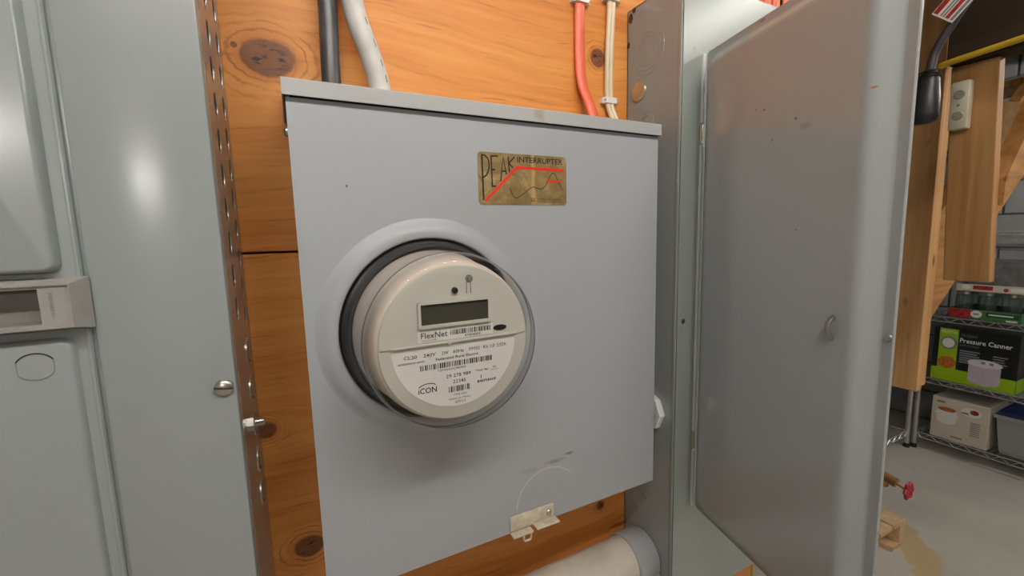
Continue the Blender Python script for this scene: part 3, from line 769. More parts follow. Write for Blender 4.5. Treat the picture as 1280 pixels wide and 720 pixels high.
# lower label: flat-topped disc segment
R_ = 60.0; a0 = math.asin(-3.0 / R_)
pts = [mm(-1.2 + R_ * math.cos(t), R_ * math.sin(t)) for t in [PI - a0 + (PI + 2 * a0) * i / 60 for i in range(61)]]
lb = obj('lower_label', prism_y(new(), pts, FYM - 0.0004, FYM), M['paper'], mt)
yb = FYM - 0.0006
for s, x, wd in (('CL20', -50.6, 11.6), ('240V', -33.2, 11.4), ('2W', -16.4, 6.6), ('60Hz', -5.4, 10.6), ('FM3S', 10.6, 10.6), ('Kh 1.0', 25.0, 11.6), ('2.5TA', 39.2, 9.8)):
    T(s, x, -9.2, 3.1, wd, lb, yb)
T('Federated Rural Electric', -22.0, -14.0, 2.5, 41.8, lb, yb, 'ink', bold=0.012)
T('A035D00230-40000', -56.4, -13.6, 1.5, 24.0, lb, yb)
bars(-36.8, 34.6, -21.6, -16.6, 110, lb, yb, 2)
T('*2P0029278989', -21.0, -24.6, 1.9, 27.6, lb, yb, 'ink_l')
T('29 278 989', -13.0, -32.0, 3.2, 24.2, lb, yb)
T('22345', -6.6, -37.9, 3.2, 12.6, lb, yb)
T('Mult By:', 16.8, -30.6, 2.0, 13.0, lb, yb)
T('20', 33.6, -29.6, 2.0, 3.8, lb, yb, 'ink_l')
b = stroke(new(), [mm(32.0, -31.2), mm(39.8, -31.2)], 0.0003, yb); obj('rule', b, M['ink'], lb)
T('sensus', 17.4, -41.6, 3.4, 19.6, lb, yb, bold=0.012)
b = stroke(new(), [mm(21.6, -38.0), mm(21.6, -34.6)], 0.0007, yb); obj('logo_mark', b, M['ink'], lb)
T('iCON', -39.4, -42.6, 5.2, 17.0, lb, yb, bold=0.01)
b = stroke(new(), [mm(*p) for p in ((-39.0, -36.4), (-36.0, -34.8), (-32.0, -34.0), (-27.5, -34.0), (-24.2, -35.0), (-23.4, -36.2))], 0.0007, yb); obj('logo_mark', b, M['ink'], lb)
bars(-11.0, 10.2, -46.2, -40.6, 34, lb, yb, 3)
T('TYPE iSA2', -6.8, -50.0, 1.8, 13.0, lb, yb, 'ink_l')
T('Watthour Meter', -11.6, -53.6, 1.9, 21.6, lb, yb, 'ink_l')
T('07/11', -5.2, -57.6, 2.5, 9.6, lb, yb)
# clear cover
b = lathe(new(), [(0.0915, -0.1070), (0.0912, -0.1115), (0.0895, -0.1130), (0.0880, -0.1165), (0.0868, -0.1210), (0.0832, -0.1600), (0.0826, -0.1650), (0.0836, -0.1672), (0.0836, -0.1700), (0.0824, -0.1722), (0.0818, -0.1780), (0.0804, -0.1840), (0.0780, -0.1890), (0.0745, -0.1912), (0.0725, -0.1905), (0.0700, -0.1898), (0.030, -0.1910), (0.0, -0.1914)], C0, 'y', 96)
obj('clear_cover', b, M['glass'], mt, smooth='all')

# ------------------------------------------------------------------ cabinet on the right
KX, KY, KZ0, KZ1 = 0.491, -0.107, 0.747, 1.690
KX1 = 0.862
cb = thing('steel_cabinet', 'tall grey steel cabinet with its door swung open', 'cabinet', (0.68, 0.0, KZ0))
b = bx(KX, KX + 0.0016, KY + 0.004, 0.0, KZ0, KZ1); sd = obj('side_panel', b, M['cab_side_shade'], cb)
b = new(); box(b, KX1 - 0.0016, KX1, KY + 0.004, 0.0, KZ0, KZ1); box(b, KX, KX1, KY + 0.004, 0.0, KZ1 - 0.0016, KZ1); box(b, KX, KX1, KY + 0.004, 0.0, KZ0, KZ0 + 0.0016); box(b, KX, KX1, -0.0016, 0.0, KZ0, KZ1)
obj('body', b, M['cab_side_shade'], cb)
DX0, DX1, DZ0, DZ1 = 0.545, 0.820, 0.921, 1.590
b = sheet_bm(rrect(KX + 0.0030, KX1, KZ0, KZ1, 0.003, 3), [[(DX0, DZ0), (DX1, DZ0), (DX1, DZ1), (DX0, DZ1)], circle(0.506, 1.217, 0.0042, 14)], 0.0018, lambda a, c, t: (a, KY + t, c))
obj('front_frame', b, M['cab'], cb)
b = bx(KX - 0.0004, KX + 0.0016, KY - 0.0006, KY + 0.006, KZ0 + 0.001, KZ1 - 0.001, bev=0.0008); obj('corner_bead', b, M['cab'], cb, smooth=True)
obj('seam', bx(KX + 0.0012, KX + 0.0040, KY + 0.0012, KY + 0.004, KZ0 + 0.002, KZ1 - 0.002), M['dark_in'], cb)
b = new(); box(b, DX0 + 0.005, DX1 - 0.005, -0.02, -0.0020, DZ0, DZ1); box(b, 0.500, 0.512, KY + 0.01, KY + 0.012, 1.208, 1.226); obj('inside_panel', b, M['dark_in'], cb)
# concentric knockouts, zinc slug, locknut on the side
def arc_x(bm, y, z, r, a0, a1, rr=0.0004, n=22): tube(bm, [(KX - 0.0001, y + r * math.cos(a0 + (a1 - a0) * i / n), z + r * math.sin(a0 + (a1 - a0) * i / n)) for i in range(n + 1)], rr, 5)
for z, rs in ((1.617, (0.020, 0.026, 0.033)), (1.515, (0.010, 0.015)), (1.445, (0.010, 0.015)), (0.905, (0.015, 0.020, 0.026))):
    for i, r in enumerate(rs):
        b = new(); arc_x(b, -0.043, z, r, 0.3 + i * 0.9, 5.4 + i * 0.9); obj('knockout_score', b, M['cab_side_shade'], sd, smooth=True)
b = lathe(new(), [(0.0, -0.0030), (0.0115, -0.0030), (0.0138, -0.0022), (0.0146, 0.0)], (KX, -0.027, 1.564), 'x', 32); obj('knockout_slug', b, M['gold'], sd, smooth=True)
for (y, z, s_) in ((-0.008, 1.678, 0.006), (-0.003, 1.640, 0.004), (-0.015, 1.688, 0.005)):
    b = new(); prism(b, [(y + s_ * math.cos(a) * random.uniform(.6, 1.1), z + 1.4 * s_ * math.sin(a) * random.uniform(.6, 1.1)) for a in [2 * PI * i / 11 for i in range(11)]], lambda p: (KX - 0.0002, min(p[0], 0), min(p[1], KZ1)), lambda p: (KX - 0.0004, min(p[0], 0), min(p[1], KZ1)))
    obj('rust_patch', b, M['rust'], sd)
# door, hinged at the left of the opening and swung past square
HX, HY = 0.5365, -0.1100
ang = math.atan2(-0.968, -0.251)
door = bpy.data.objects.new('door', None); COL.objects.link(door); door.parent = cb
door.location = Vector((HX, HY, 0)) - Vector((0.68, 0, KZ0)); door.rotation_euler = (0, 0, ang); door.empty_display_size = 0.05
tag(door, 'open sheet metal door with a raised centre panel'); ORG[door.name] = Vector((0, 0, 0))
DL = 0.2695; dz0, dz1 = 0.9145, 1.5975
dm = lambda z: z - KZ0 + KZ0   # door-local z is world z minus the cabinet base
zz = lambda z: z - 0.0
def dl(L): return [(p[0], p[1], p[2]) for p in L]
loops = []
def dloop(off, y, r): return [(p[0], y, p[1]) for p in rrect(0.002 + off, DL - off, dz0 + off, dz1 - off, r, 6)]
loops = [dloop(0.0, 0.0024, 0.004), dloop(0.0, 0.0008, 0.004), dloop(0.0008, 0.0, 0.004), dloop(0.0090, 0.0, 0.008), dloop(0.0105, -0.0004, 0.010), dloop(0.0120, -0.0024, 0.012), dloop(0.0155, -0.0075, 0.015), dloop(0.0200, -0.0130, 0.018), dloop(0.0235, -0.0160, 0.019), dloop(0.0270, -0.0172, 0.020), dloop(0.0310, -0.0175, 0.020)]
b = loft(new(), loops, cap_first=True)
dp = obj('door_panel', b, M['door'], door, local=True, smooth=35)
for hz in (1.487, 1.026):
    b = new()
    for k in range(3): lathe(b, [(0.0, -0.0085 + k * 0.0085), (0.0026, -0.0085 + k * 0.0085), (0.0026, -0.0005 + k * 0.0085), (0.0, -0.0005 + k * 0.0085)], (-0.0015, -0.0040, hz - 0.004), 'z', 12)
    obj('hinge', b, M['zinc'], door, local=True, smooth=True)

b = new(); tube(b, [(0.2270, -0.0160 - 0.0080 * math.sin(a) , 1.2530 + 0.0105 * math.cos(a)) for a in [PI * i / 16 for i in range(17)]], 0.0021, 8); obj('pull_ring', b, M['steel'], door, local=True, smooth=True)
b = lathe(new(), [(0.0035, 0.0), (0.003, -0.0015), (0.0, -0.002)], (DL - 0.004, 0.0, 1.25), 'y', 14); obj('rim_screw', b, M['steel'], door, local=True, smooth=True)
for o in door.children: o.location.z -= KZ0
door.location.z = 0.0

for za, zb2 in ((dz0 + 0.002, 1.011), (1.041, 1.472), (1.502, dz1 - 0.002)):
    obj('lit_flange_strip', bx(HX - 0.0062, HX - 0.0012, HY - 0.0012, KY - 0.0006, za, zb2, bev=0.0006), M['staple'], cb)  # near-white strips paint the light on the door's hinge-side return flange
# conduit nipple between the boxes
nip = thing('conduit_nipple', 'short conduit nipple with white bushing between the two boxes', 'pipe fitting', (0.474, -0.060, 1.068))
b = lathe(new(), [(0.0215, 0.4585), (0.0215, 0.4905)], (0, -0.060, 1.068), 'x', 24); obj('nipple', b, M['steel'], nip, smooth=True)
b = new(); c = (0, -0.060, 1.068)
lathe(b, [(0.022, 0.4795), (0.0300, 0.4795), (0.0315, 0.4815), (0.0315, 0.4885), (0.0300, 0.4905), (0.022, 0.4905)], c, 'x', 8); lk = obj('locknut', b, M['staple'], nip)
# grey-white pipe below
pp = thing('conduit_pipe', 'fat off-white conduit pipe with grey collar under the meter box', 'pipe', (0.2, -0.048, 0.81))
PC = (0, -0.048, 0.810)
b = lathe(new(), [(0.0, -0.0485), (0.0365, -0.0485), (0.0365, 0.470)], PC, 'x', 48); obj('pipe', b, M['pvc'], pp, smooth=True)
b = lathe(new(), [(0.0360, 0.4485), (0.0400, 0.4485), (0.0412, 0.4500), (0.0412, 0.4870), (0.0395, 0.4895), (0.030, 0.4895)], PC, 'x', 48); co_ = obj('collar', b, M['pvc_g'], pp, smooth=35)
b = bx(0.4520, 0.4860, PC[1] - 0.0425, PC[1] - 0.0405, 0.7985, 0.8000); obj('mould_line', b, M['pvc_g'], co_)

# ------------------------------------------------------------------ cables on the plywood
b = new(); tube(b, spline([(0.0445, -0.018, 2.24), (0.0485, -0.018, 1.80), (0.0520, -0.022, 1.62), (0.050, -0.030, 1.54), (0.0495, -0.032, 1.509)]), 0.0098, 16)
tag(obj('black_cable', b, M['black_cable'], smooth=True), 'thick black cable entering the meter box top', 'cable')
b = new(); tube(b, spline([(0.072, -0.014, 2.24), (0.0705, -0.016, 1.80), (0.0705, -0.020, 1.67), (0.079, -0.026, 1.60), (0.092, -0.030, 1.555), (0.0985, -0.032, 1.53), (0.1005, -0.034, 1.509)]), 0.0118, 16)
wc = thing('white_cable', 'thick worn white cable curving into the meter box top', 'cable', (0.1, -0.034, 1.509))
obj('jacket', b, M['white_cable'], wc, smooth=True)
wpath = spline([(0.072, -0.014, 2.24), (0.0705, -0.016, 1.80), (0.0705, -0.020, 1.67), (0.079, -0.026, 1.60), (0.092, -0.030, 1.555), (0.0985, -0.032, 1.53), (0.1005, -0.034, 1.509)])
wo = Vector((0.60, -0.80, 0.0)) * 0.0118
for zc_ in (1.648, 1.618, 1.586, 1.566, 1.545, 1.528):
    k = min(range(len(wpath)), key=lambda q: abs(wpath[q].z - zc_)); d_ = (wpath[k + 1] - wpath[k - 1]).normalized() * 0.004
    b = new(); tube(b, [wpath[k] + wo - d_, wpath[k] + wo + d_], 0.0005, 5); obj('print_dash', b, M['ink'], wc)
b = new(); tube(b, spline([(0.398, -0.0045, 2.24), (0.3975, -0.0045, 1.75), (0.396, -0.0050, 1.62), (0.3965, -0.010, 1.57), (0.402, -0.020, 1.54), (0.406, -0.03, 1.509)]), 0.0043, 12, sx=2.0, ref=(1, 0, 0))
tag(obj('red_cable', b, M['red_cable'], smooth=True), 'flat orange-red cable stapled to the plywood', 'cable')
b = new(); pc = spline([(0.456, -0.0045, 2.24), (0.4555, -0.0045, 1.75), (0.4505, -0.0050, 1.62), (0.4505, -0.0050, 1.553), (0.4545, -0.012, 1.525), (0.458, -0.018, 1.509)])
tube(b, [p + Vector((-0.0033, 0, 0)) for p in pc], 0.0040, 10); tube(b, [p + Vector((0.0033, 0, 0)) for p in pc], 0.0042, 10)
tag(obj('cream_cable', b, M['cream_cable'], smooth=True), 'cream twin cable stapled beside the dark knot', 'cable')
def staple(x, z, wd, label):
    t = thing('cable_staple', label, 'cable clip', (x, 0, z), 0, 'white cable clips on the plywood')
    b = new(); prism(b, [(-wd, 0.0), (wd, 0.0), (wd * 0.98, -0.006), (wd * 0.62, -0.0112), (-wd * 0.62, -0.0112), (-wd * 0.98, -0.006)], lambda p: (x + p[0], p[1], z - 0.0042), lambda p: (x + p[0], p[1], z + 0.0042))
    obj('saddle', b, M['staple'], t)
    for s_ in (-1, 1):
        b = lathe(new(), [(0.0018, 0.0), (0.0016, -0.0012), (0.0, -0.0016)], (x + s_ * wd * 0.80, -0.0088, z), 'y', 12); obj('nail', b, M['steel'], t, smooth=True)
staple(0.398, 1.686, 0.0155, 'white clip over the orange-red cable')
staple(0.4555, 1.700, 0.0150, 'white clip over the cream cable, the upper one')
staple(0.4515, 1.552, 0.0145, 'white clip over the cream cable just above the box lid')
for i, (x, lab) in enumerate(((0.742, 'left orange-red cable entering the tall cabinet top'), (0.764, 'middle orange-red cable entering the tall cabinet top'), (0.790, 'right orange-red cable entering the tall cabinet top'))):
    b = new(); tube(b, spline([(x + 0.02, -0.012, 2.24), (x + 0.012, -0.03, 1.95), (x + 0.004 * i, -0.055, 1.80), (x, -0.06, 1.686)]), 0.0045, 10, sx=1.6, ref=(1, 0, 0))
    tag(obj('red_cable', b, M['red_cable'], smooth=True), lab, 'cable', 'orange-red cables above the tall cabinet')
b = new(); tube(b, spline([(0.868, 0.004, 1.9), (0.868, 0.006, 1.2), (0.869, 0.004, 0.7), (0.868, 0.006, 0.12)]), 0.006, 10)
tag(obj('yellow_cable', b, M['yellow'], smooth=True), 'yellow cable running down the plywood edge below the tall cabinet', 'cable')

# ------------------------------------------------------------------ stair framing on the right
dp1 = thing('stair_post', 'doubled pale wood post whose cut foot hangs above the floor', 'post', (2.09, 0.195, 0.725))
obj('stud', bx(2.050, 2.0875, 0.152, 0.241, 0.725, 2.25, bev=0.0025), M['stud'], dp1)
obj('stud', bx(2.0885, 2.126, 0.1535, 0.2425, 0.739, 2.25, bev=0.0025), M['stud'], dp1)
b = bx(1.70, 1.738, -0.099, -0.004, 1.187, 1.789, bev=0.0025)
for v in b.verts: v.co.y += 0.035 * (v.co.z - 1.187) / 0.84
dp2 = tag(obj('short_post', b, M['stud_shade']), 'short wood post with shade in its colour, ending beside the diagonal brace', 'post')
# diagonal brace
b = prism_y(new(), [(1.7395, 1.469), (1.7395, 1.398), (2.25, 1.960), (2.25, 2.04)], -0.099, -0.061)
tag(obj('diagonal_brace', b, M['board_x']), 'pale diagonal wood brace rising to the right', 'brace')
# stringer with treads behind
st = thing('staircase', 'underside of a wood staircase behind the posts', 'staircase', (2.7, 0.45, 0.9))
b = prism_y(new(), [(2.128, 0.960), (3.30, 1.79), (3.30, 2.20), (2.128, 1.367)], 0.170, 0.208); obj('stringer', b, M['board_x'], st)
for k in range(5):
    x = 2.15 + 0.25 * k; z = 1.29 + 0.178 * k
    obj('tread', bx(x, x + 0.27, 0.209, 0.98, z, z + 0.035, bev=0.003), M['board_x'], st)
# beam overhead with yellow cable
tag(obj('header_beam', bx(1.662, 1.745, -0.32, 0.020, 1.790, 2.25, bev=0.003), M['beam']), 'dark beam overhead carrying a yellow cable', 'beam')
b = new(); tube(b, spline([(1.652, -0.32, 1.830), (1.652, -0.25, 1.818), (1.653, -0.15, 1.806), (1.653, 0.00, 1.794), (1.656, 0.03, 1.789)]), 0.0085, 10)
tag(obj('yellow_cable', b, M['yellow'], smooth=True), 'yellow cable along the bottom of the overhead beam', 'cable')
b = prism(new(), [(0.14, 1.37), (0.14, 1.80), (-0.06, 1.74)], lambda p: (2.300, p[0], p[1]), lambda p: (2.318, p[0], p[1]))
tag(obj('gusset_board', b, M['chip']), 'pale three-cornered board seen behind the diagonal brace', 'board')

# outlet box on the post
ot = thing('outlet_box', 'narrow ivory double outlet box on the short post', 'outlet', (1.685, -0.012, 1.611))
obj('housing', bx(1.668, 1.7003, -0.032, 0.008, 1.611, 1.741, bev=0.006), M['outlet'], ot, smooth=True)
for dz in (-0.028, 0.028):
    b = lathe(new(), [(0.0, -0.0018), (0.0105, -0.0018), (0.0125, 0.0)], (1.668, -0.012, 1.676 + dz), 'x', 20); obj('socket', b, M['outlet_d'], ot, smooth=True)
b = lathe(new(), [(0.0, -0.0014), (0.003, -0.0010), (0.0034, 0.0)], (1.668, -0.012, 1.676), 'x', 10); obj('plate_screw', b, M['steel'], ot)

# black plug on a hanging cord with a red and white tag
hp = thing('hanging_cord', 'black cord with plug and red and white tag hanging by the cabinet door', 'cord', (1.15, -0.13, 1.55))
cpts = spline([(1.15, -0.26, 2.24), (1.15, -0.235, 1.95), (1.15, -0.195, 1.80), (1.15, -0.163, 1.735), (1.15, -0.148, 1.708), (1.15, -0.137, 1.682), (1.15, -0.132, 1.648)])
obj('cord', tube(new(), cpts, 0.0072, 10), M['black_cable'], hp, smooth=True)
b = new(); tube(b, [(1.15, -0.1335, 1.654), (1.15, -0.1325, 1.645), (1.15, -0.1305, 1.630), (1.15, -0.1285, 1.600), (1.15, -0.1270, 1.570), (1.15, -0.1265, 1.557), (1.15, -0.1262, 1.552)], [0.010, 0.015, 0.019, 0.024, 0.026, 0.023, 0.012], 12, sx=0.75, ref=(1, 0, 0)); plg = obj('plug', b, M['black'], hp, smooth='all')
for k in range(3):
    b = new(); tube(b, [(1.15 + 0.0125 * math.cos(a), -0.1325 + 0.0165 * math.sin(a), 1.640 + k * 0.005) for a in [2 * PI * i / 16 for i in range(16)]], 0.0013, 5, closed=True); obj('grip_rib', b, M['black'], plg)
tgd = (Vector((1.15, -0.222, 1.822)) - Vector((1.15, -0.147, 1.741))).normalized(); tgn = Vector((0, -tgd.z, tgd.y)) * -1
def tagq(bm, a0, a1, c0, c1, dx):
    o_ = Vector((1.138 + dx, -0.147, 1.741)); 
    vs = [bm.verts.new(o_ + tgd * a + tgn * c) for a, c in ((a0, c0), (a1, c0), (a1, c1), (a0, c1))]; bm.faces.new(vs)
b = new(); tagq(b, 0, 0.17, -0.021, 0.021, 0); tagq(b, 0, 0.17, -0.021, 0.021, 0.001); 
tgo = obj('tag', b, M['text_w'], hp)
for c0, c1, mname in ((-0.019, -0.014, 'text_g'), (-0.011, -0.004, 'redprint'), (-0.002, 0.001, 'text_g'), (0.003, 0.006, 'text_g'), (0.011, 0.020, 'redprint')):
    b = new(); tagq(b, 0.003, 0.168, c0, c1, -0.0006); obj('tag_stripe', b, M[mname], tgo)

# ------------------------------------------------------------------ wire shelving and what stands on it
def wire_shelf(t, x0, x1, y0, y1, z, front='x'):
    b = new(); r = 0.0030
    for (ya, yb, xa, xb) in ((y0, y1, x0, x0), (y0, y1, x1, x1), (y0, y0, x0, x1), (y1, y1, x0, x1)):
        for dz in (0.0, -0.028): tube(b, [(xa, ya, z + dz), (xb, yb, z + dz)], r, 6)
        n = max(4, int(((xb - xa) ** 2 + (yb - ya) ** 2) ** 0.5 / 0.035)); pts = []
        for i in range(n + 1):
            f = i / n; pts.append((xa + (xb - xa) * f, ya + (yb - ya) * f, z - (0.028 if i % 2 else 0.0)))
        tube(b, pts, 0.0022, 5)
    if front == 'x':
        n = int((y1 - y0) / 0.026)
        for i in range(1, n): yy = y0 + (y1 - y0) * i / n; tube(b, [(x0, yy, z + 0.002), (x1, yy, z + 0.002)], 0.0014, 4)
    else:
        n = int((x1 - x0) / 0.026)
        for i in range(1, n): xx = x0 + (x1 - x0) * i / n; tube(b, [(xx, y0, z + 0.002), (xx, y1, z + 0.002)], 0.0014, 4)
    o = obj('wire_shelf', b, M['crome'], t); o['kind'] = 'stuff'; return o
def shelf_unit(x0, x1, y0, y1, zs, label, front, top=1.80):
    t = thing('wire_shelving', label, 'shelving', ((x0 + x1) / 2, (y0 + y1) / 2, 0), 0, 'wire shelving units')
    for x in (x0, x1):
        for y in (y0, y1):
            b = new(); lathe(b, [(0.0, 0.025), (0.0125, 0.025), (0.0125, top), (0.0, top)], (x, y, 0), 'z', 12); l_ = obj('post', b, M['crome'], t, smooth=30)
            b = lathe(new(), [(0.0, 0.0), (0.017, 0.0), (0.017, 0.012), (0.0125, 0.026), (0.0, 0.026)], (x, y, 0), 'z', 12); obj('foot', b, M['black'], l_, smooth=30)
    for z in zs: wire_shelf(t, x0, x1, y0, y1, z, front)
    return t
S1, S2, S3 = 0.101, 0.447, 0.822
shelf_unit(3.30, 3.76, -0.65, 0.570, (S1, S2, S3, 1.30), 'wire shelving unit holding the pressure canner carton', 'x')
shelf_unit(2.20, 3.26, 0.590, 1.03, (S1, 0.52, 0.95), 'second wire shelving unit along the far block wall', 'y', 1.0)

XF = 3.305
def on_front(bm, x=XF - 0.0008): return bm
def rect_x(x, y0, y1, z0, z1):  # a flat print patch facing -x
    b = new(); vs = [b.verts.new(q) for q in ((x, y0, z0), (x, y1, z0), (x, y1, z1), (x, y0, z1))]; b.faces.new(vs); return b
def disc_x(x, y, z, ry, rz, k=24):
    b = new(); b.faces.new([b.verts.new((x, y + ry * math.cos(2 * PI * i / k), z + rz * math.sin(2 * PI * i / k))) for i in range(k)]); return b
def text_x(s, x, y, z, h, wd, bold=0.0): return text_bm(s, 0, 0, h, wd, to3d=lambda a, c: (x, y - a, z + c), bold=bold)
# pressure canner carton: y 0.526 (left in view) .. 0.185
ct = thing('canner_carton', 'black and lime pressure canner carton on the middle wire shelf', 'carton', (3.47, 0.355, S2 + 0.004))
zb = S2 + 0.0045; cl, cr_ = 0.526, 0.188; ch = 0.312
cbx = obj('carton', bx(XF, XF + 0.34, cr_, cl, zb, zb + ch, bev=0.002), M['card_black'], ct)
xa, xb_, xc, xd = XF - 0.0006, XF - 0.0010, XF - 0.0014, XF - 0.0018
obj('lime_band', rect_x(xa, cr_ + 0.001, cl - 0.001, zb + 0.001, zb + 0.075), M['lime'], cbx)
obj('lime_panel', rect_x(xb_, cl - 0.105, cl - 0.026, zb + 0.05, zb + ch - 0.006), M['lime'], cbx)
obj('lime_end', bx(XF + 0.002, XF + 0.338, cr_ - 0.0008, cr_ - 0.0002, zb + 0.001, zb + 0.075), M['lime'], cbx)
obj('lettering', text_x('PRESTO', xc, cl - 0.034, zb + ch - 0.032, 0.015, 0.064, 0.01), M['text_w'], cbx)
obj('gauge_ring', disc_x(xc, cl - 0.068, zb + 0.225, 0.036, 0.038), M['text_g'], cbx)
obj('gauge_dial', disc_x(xd, cl - 0.066, zb + 0.224, 0.026, 0.028), M['text_w'], cbx)
obj('food_picture', disc_x(xc, cl - 0.066, zb + 0.110, 0.038, 0.036), M['food'], cbx)
obj('lettering', text_x('23-Quart', xc, cl - 0.115, zb + ch - 0.040, 0.016, 0.065), M['text_g'], cbx)
obj('lettering', text_x('Pressure Canner', xc, cl - 0.112, zb + ch - 0.075, 0.025, 0.200, 0.015), M['text_w'], cbx)
obj('lettering', text_x('and Cooker', xc, cl - 0.113, zb + ch - 0.095, 0.012, 0.078), M['text_g'], cbx)
for k in range(6):
    obj('text_line', rect_x(xc, cl - 0.195 + (0.01 if k % 2 else 0), cl - 0.115, zb + ch - 0.125 - k * 0.013, zb + ch - 0.117 - k * 0.013), M['text_g'], cbx)
    if k < 5: obj('text_line', rect_x(xc, cl - 0.30 + (0.012 if k % 3 else 0), cl - 0.245, zb + ch - 0.130 - k * 0.013, zb + ch - 0.124 - k * 0.013), M['text_g'], cbx)
b = new(); py_ = cl - 0.218; w1 = 0.062
b.faces.new([b.verts.new((xd, py_ + y, zb + z)) for y, z in ([(w1, 0.130), (-w1, 0.130), (-w1, 0.035)] + [(-w1 * math.cos(PI * i / 10), 0.035 - 0.022 * math.sin(PI * i / 10)) for i in range(1, 10)] + [(w1, 0.035)])]); obj('pot_picture', b, M['pot'], cbx)
obj('pot_lid_picture', disc_x(xd - 0.0003, py_, zb + 0.136, w1 * 1.08, 0.022), M['potlid'], cbx)
for dy in (0.008, -0.024): obj('lid_knob_picture', rect_x(xd - 0.0006, py_ + dy - 0.009, py_ + dy + 0.006, zb + 0.134, zb + 0.147), M['text_g'], cbx)
# white slow cooker carton
wt = thing('cooker_carton', 'white carton printed with a casserole pot on the lowest wire shelf', 'carton', (3.45, 0.385, S1 + 0.004))
zc = S1 + 0.0045; l2, r2, h2 = 0.504, 0.268, 0.242
wbx = obj('carton', bx(XF, XF + 0.27, r2, l2, zc, zc + h2, bev=0.002), M['card_white'], wt)
b = new(); yc = l2 - 0.066; w2 = 0.042
b.faces.new([b.verts.new((xa, yc + y, zc + z)) for y, z in ([(w2, 0.175), (-w2, 0.175)] + [(-w2 * math.cos(PI * i / 10), 0.118 - 0.030 * math.sin(PI * i / 10)) for i in range(0, 11)])]); obj('pot_picture', b, M['text_w'], wbx)
obj('food_picture', disc_x(xb_, yc, zc + 0.178, 0.040, 0.013), M['food'], wbx)
for sgn in (-1, 1): obj('pot_handle_picture', disc_x(xb_, yc + sgn * 0.045, zc + 0.150, 0.008, 0.006, 12), M['text_w'], wbx)
obj('plate_picture', disc_x(xa, l2 - 0.165, zc + 0.192, 0.042, 0.026), M['text_w'], wbx); obj('food_picture', disc_x(xb_, l2 - 0.178, zc + 0.196, 0.018, 0.014), M['redprint'], wbx)
obj('sauce_picture', tube(new(), [(xb_, l2 - 0.165 + 0.04 * math.cos(a), zc + 0.186 + 0.026 * math.sin(a)) for a in [PI * 1.0 + PI * 0.9 * i / 10 - PI * 0.9 for i in range(11)]] , 0.002, 4) if False else rect_x(xb_, l2 - 0.155, l2 - 0.125, zc + 0.178, zc + 0.186), M['food'], wbx)
for k in range(7): obj('text_line', rect_x(xa, l2 - 0.205, l2 - 0.165 - 0.002 * (k % 2), zc + 0.060 + k * 0.012, zc + 0.065 + k * 0.012), M['text_g'], wbx)
obj('text_line', rect_x(xa, l2 - 0.055, l2 - 0.02, zc + 0.212, zc + 0.224), M['card_brown'], wbx); obj('text_line', rect_x(xa, l2 - 0.14, l2 - 0.09, zc + 0.02, zc + 0.03), M['card_brown'], wbx)
# tote
tt = thing('storage_tote', 'frosted clear plastic tote with a navy lid on the lowest wire shelf', 'tote', (3.47, 0.04, S1 + 0.004))
y0t, y1t = -0.18, 0.250
b = new()
loft(b, [[(XF + 0.030, y0t + 0.03, zc), (XF + 0.32, y0t + 0.03, zc), (XF + 0.32, y1t - 0.03, zc), (XF + 0.030, y1t - 0.03, zc)], [(XF + 0.022, y0t + 0.022, zc + 0.02), (XF + 0.33, y0t + 0.022, zc + 0.02), (XF + 0.33, y1t - 0.022, zc + 0.02), (XF + 0.022, y1t - 0.022, zc + 0.02)],
         [(XF + 0.006, y0t + 0.006, zc + 0.20), (XF + 0.345, y0t + 0.006, zc + 0.20), (XF + 0.345, y1t - 0.006, zc + 0.20), (XF + 0.006, y1t - 0.006, zc + 0.20)], [(XF - 0.004, y0t - 0.002, zc + 0.203), (XF + 0.353, y0t - 0.002, zc + 0.203), (XF + 0.353, y1t + 0.002, zc + 0.203), (XF - 0.004, y1t + 0.002, zc + 0.203)],
         [(XF - 0.004, y0t - 0.002, zc + 0.222), (XF + 0.353, y0t - 0.002, zc + 0.222), (XF + 0.353, y1t + 0.002, zc + 0.222), (XF - 0.004, y1t + 0.002, zc + 0.222)]], cap_first=True, cap_last=False)
obj('tub', b, M['tote'], tt)
obj('lid', bx(XF - 0.004, XF + 0.353, y0t - 0.002, y1t - 0.010, zc + 0.2225, zc + 0.245, bev=0.006), M['bluelid'], tt, smooth=True)
# trays of jars
def jar(x, y, z, label, h=0.150):
    k = h / 0.150
    b = lathe(new(), [(0.0, 0.002), (0.030, 0.002), (0.036, 0.010), (0.037, 0.030 * k), (0.037, 0.105 * k), (0.034, 0.122 * k), (0.029, 0.130 * k)], (x, y, z), 'z', 20)
    t = thing('glass_jar', label, 'jar', (x, y, z), 0, 'canning jars packed in the trays')
    obj('glass', b, M['jar'], t, smooth='all')
    b = lathe(new(), [(0.031, 0.128 * k), (0.034, 0.130 * k), (0.034, 0.146 * k), (0.032, 0.149 * k), (0.0, 0.149 * k)], (x, y, z), 'z', 20); obj('screw_lid', b, M['steel'], t, smooth=30)
def tray(y0, y1, z, hh, label, pm):
    t = thing('jar_tray', label, 'tray', (3.42, (y0 + y1) / 2, z), 0, 'printed cardboard jar trays')
    b = new(); box(b, XF + 0.002, XF + 0.26, y0, y1, z, z + 0.002); box(b, XF + 0.002, XF + 0.004, y0, y1, z, z + hh); box(b, XF + 0.258, XF + 0.26, y0, y1, z, z + hh); box(b, XF + 0.002, XF + 0.26, y0, y0 + 0.002, z, z + hh); box(b, XF + 0.002, XF + 0.26, y1 - 0.002, y1, z, z + hh)
    o = obj('tray', b, M[pm], t); return o
zt = S3 + 0.0045
tr1 = tray(0.200, 0.476, zt, 0.054, 'green and red printed tray of jars on the upper wire shelf', 'green')
x1_ = XF + 0.0014
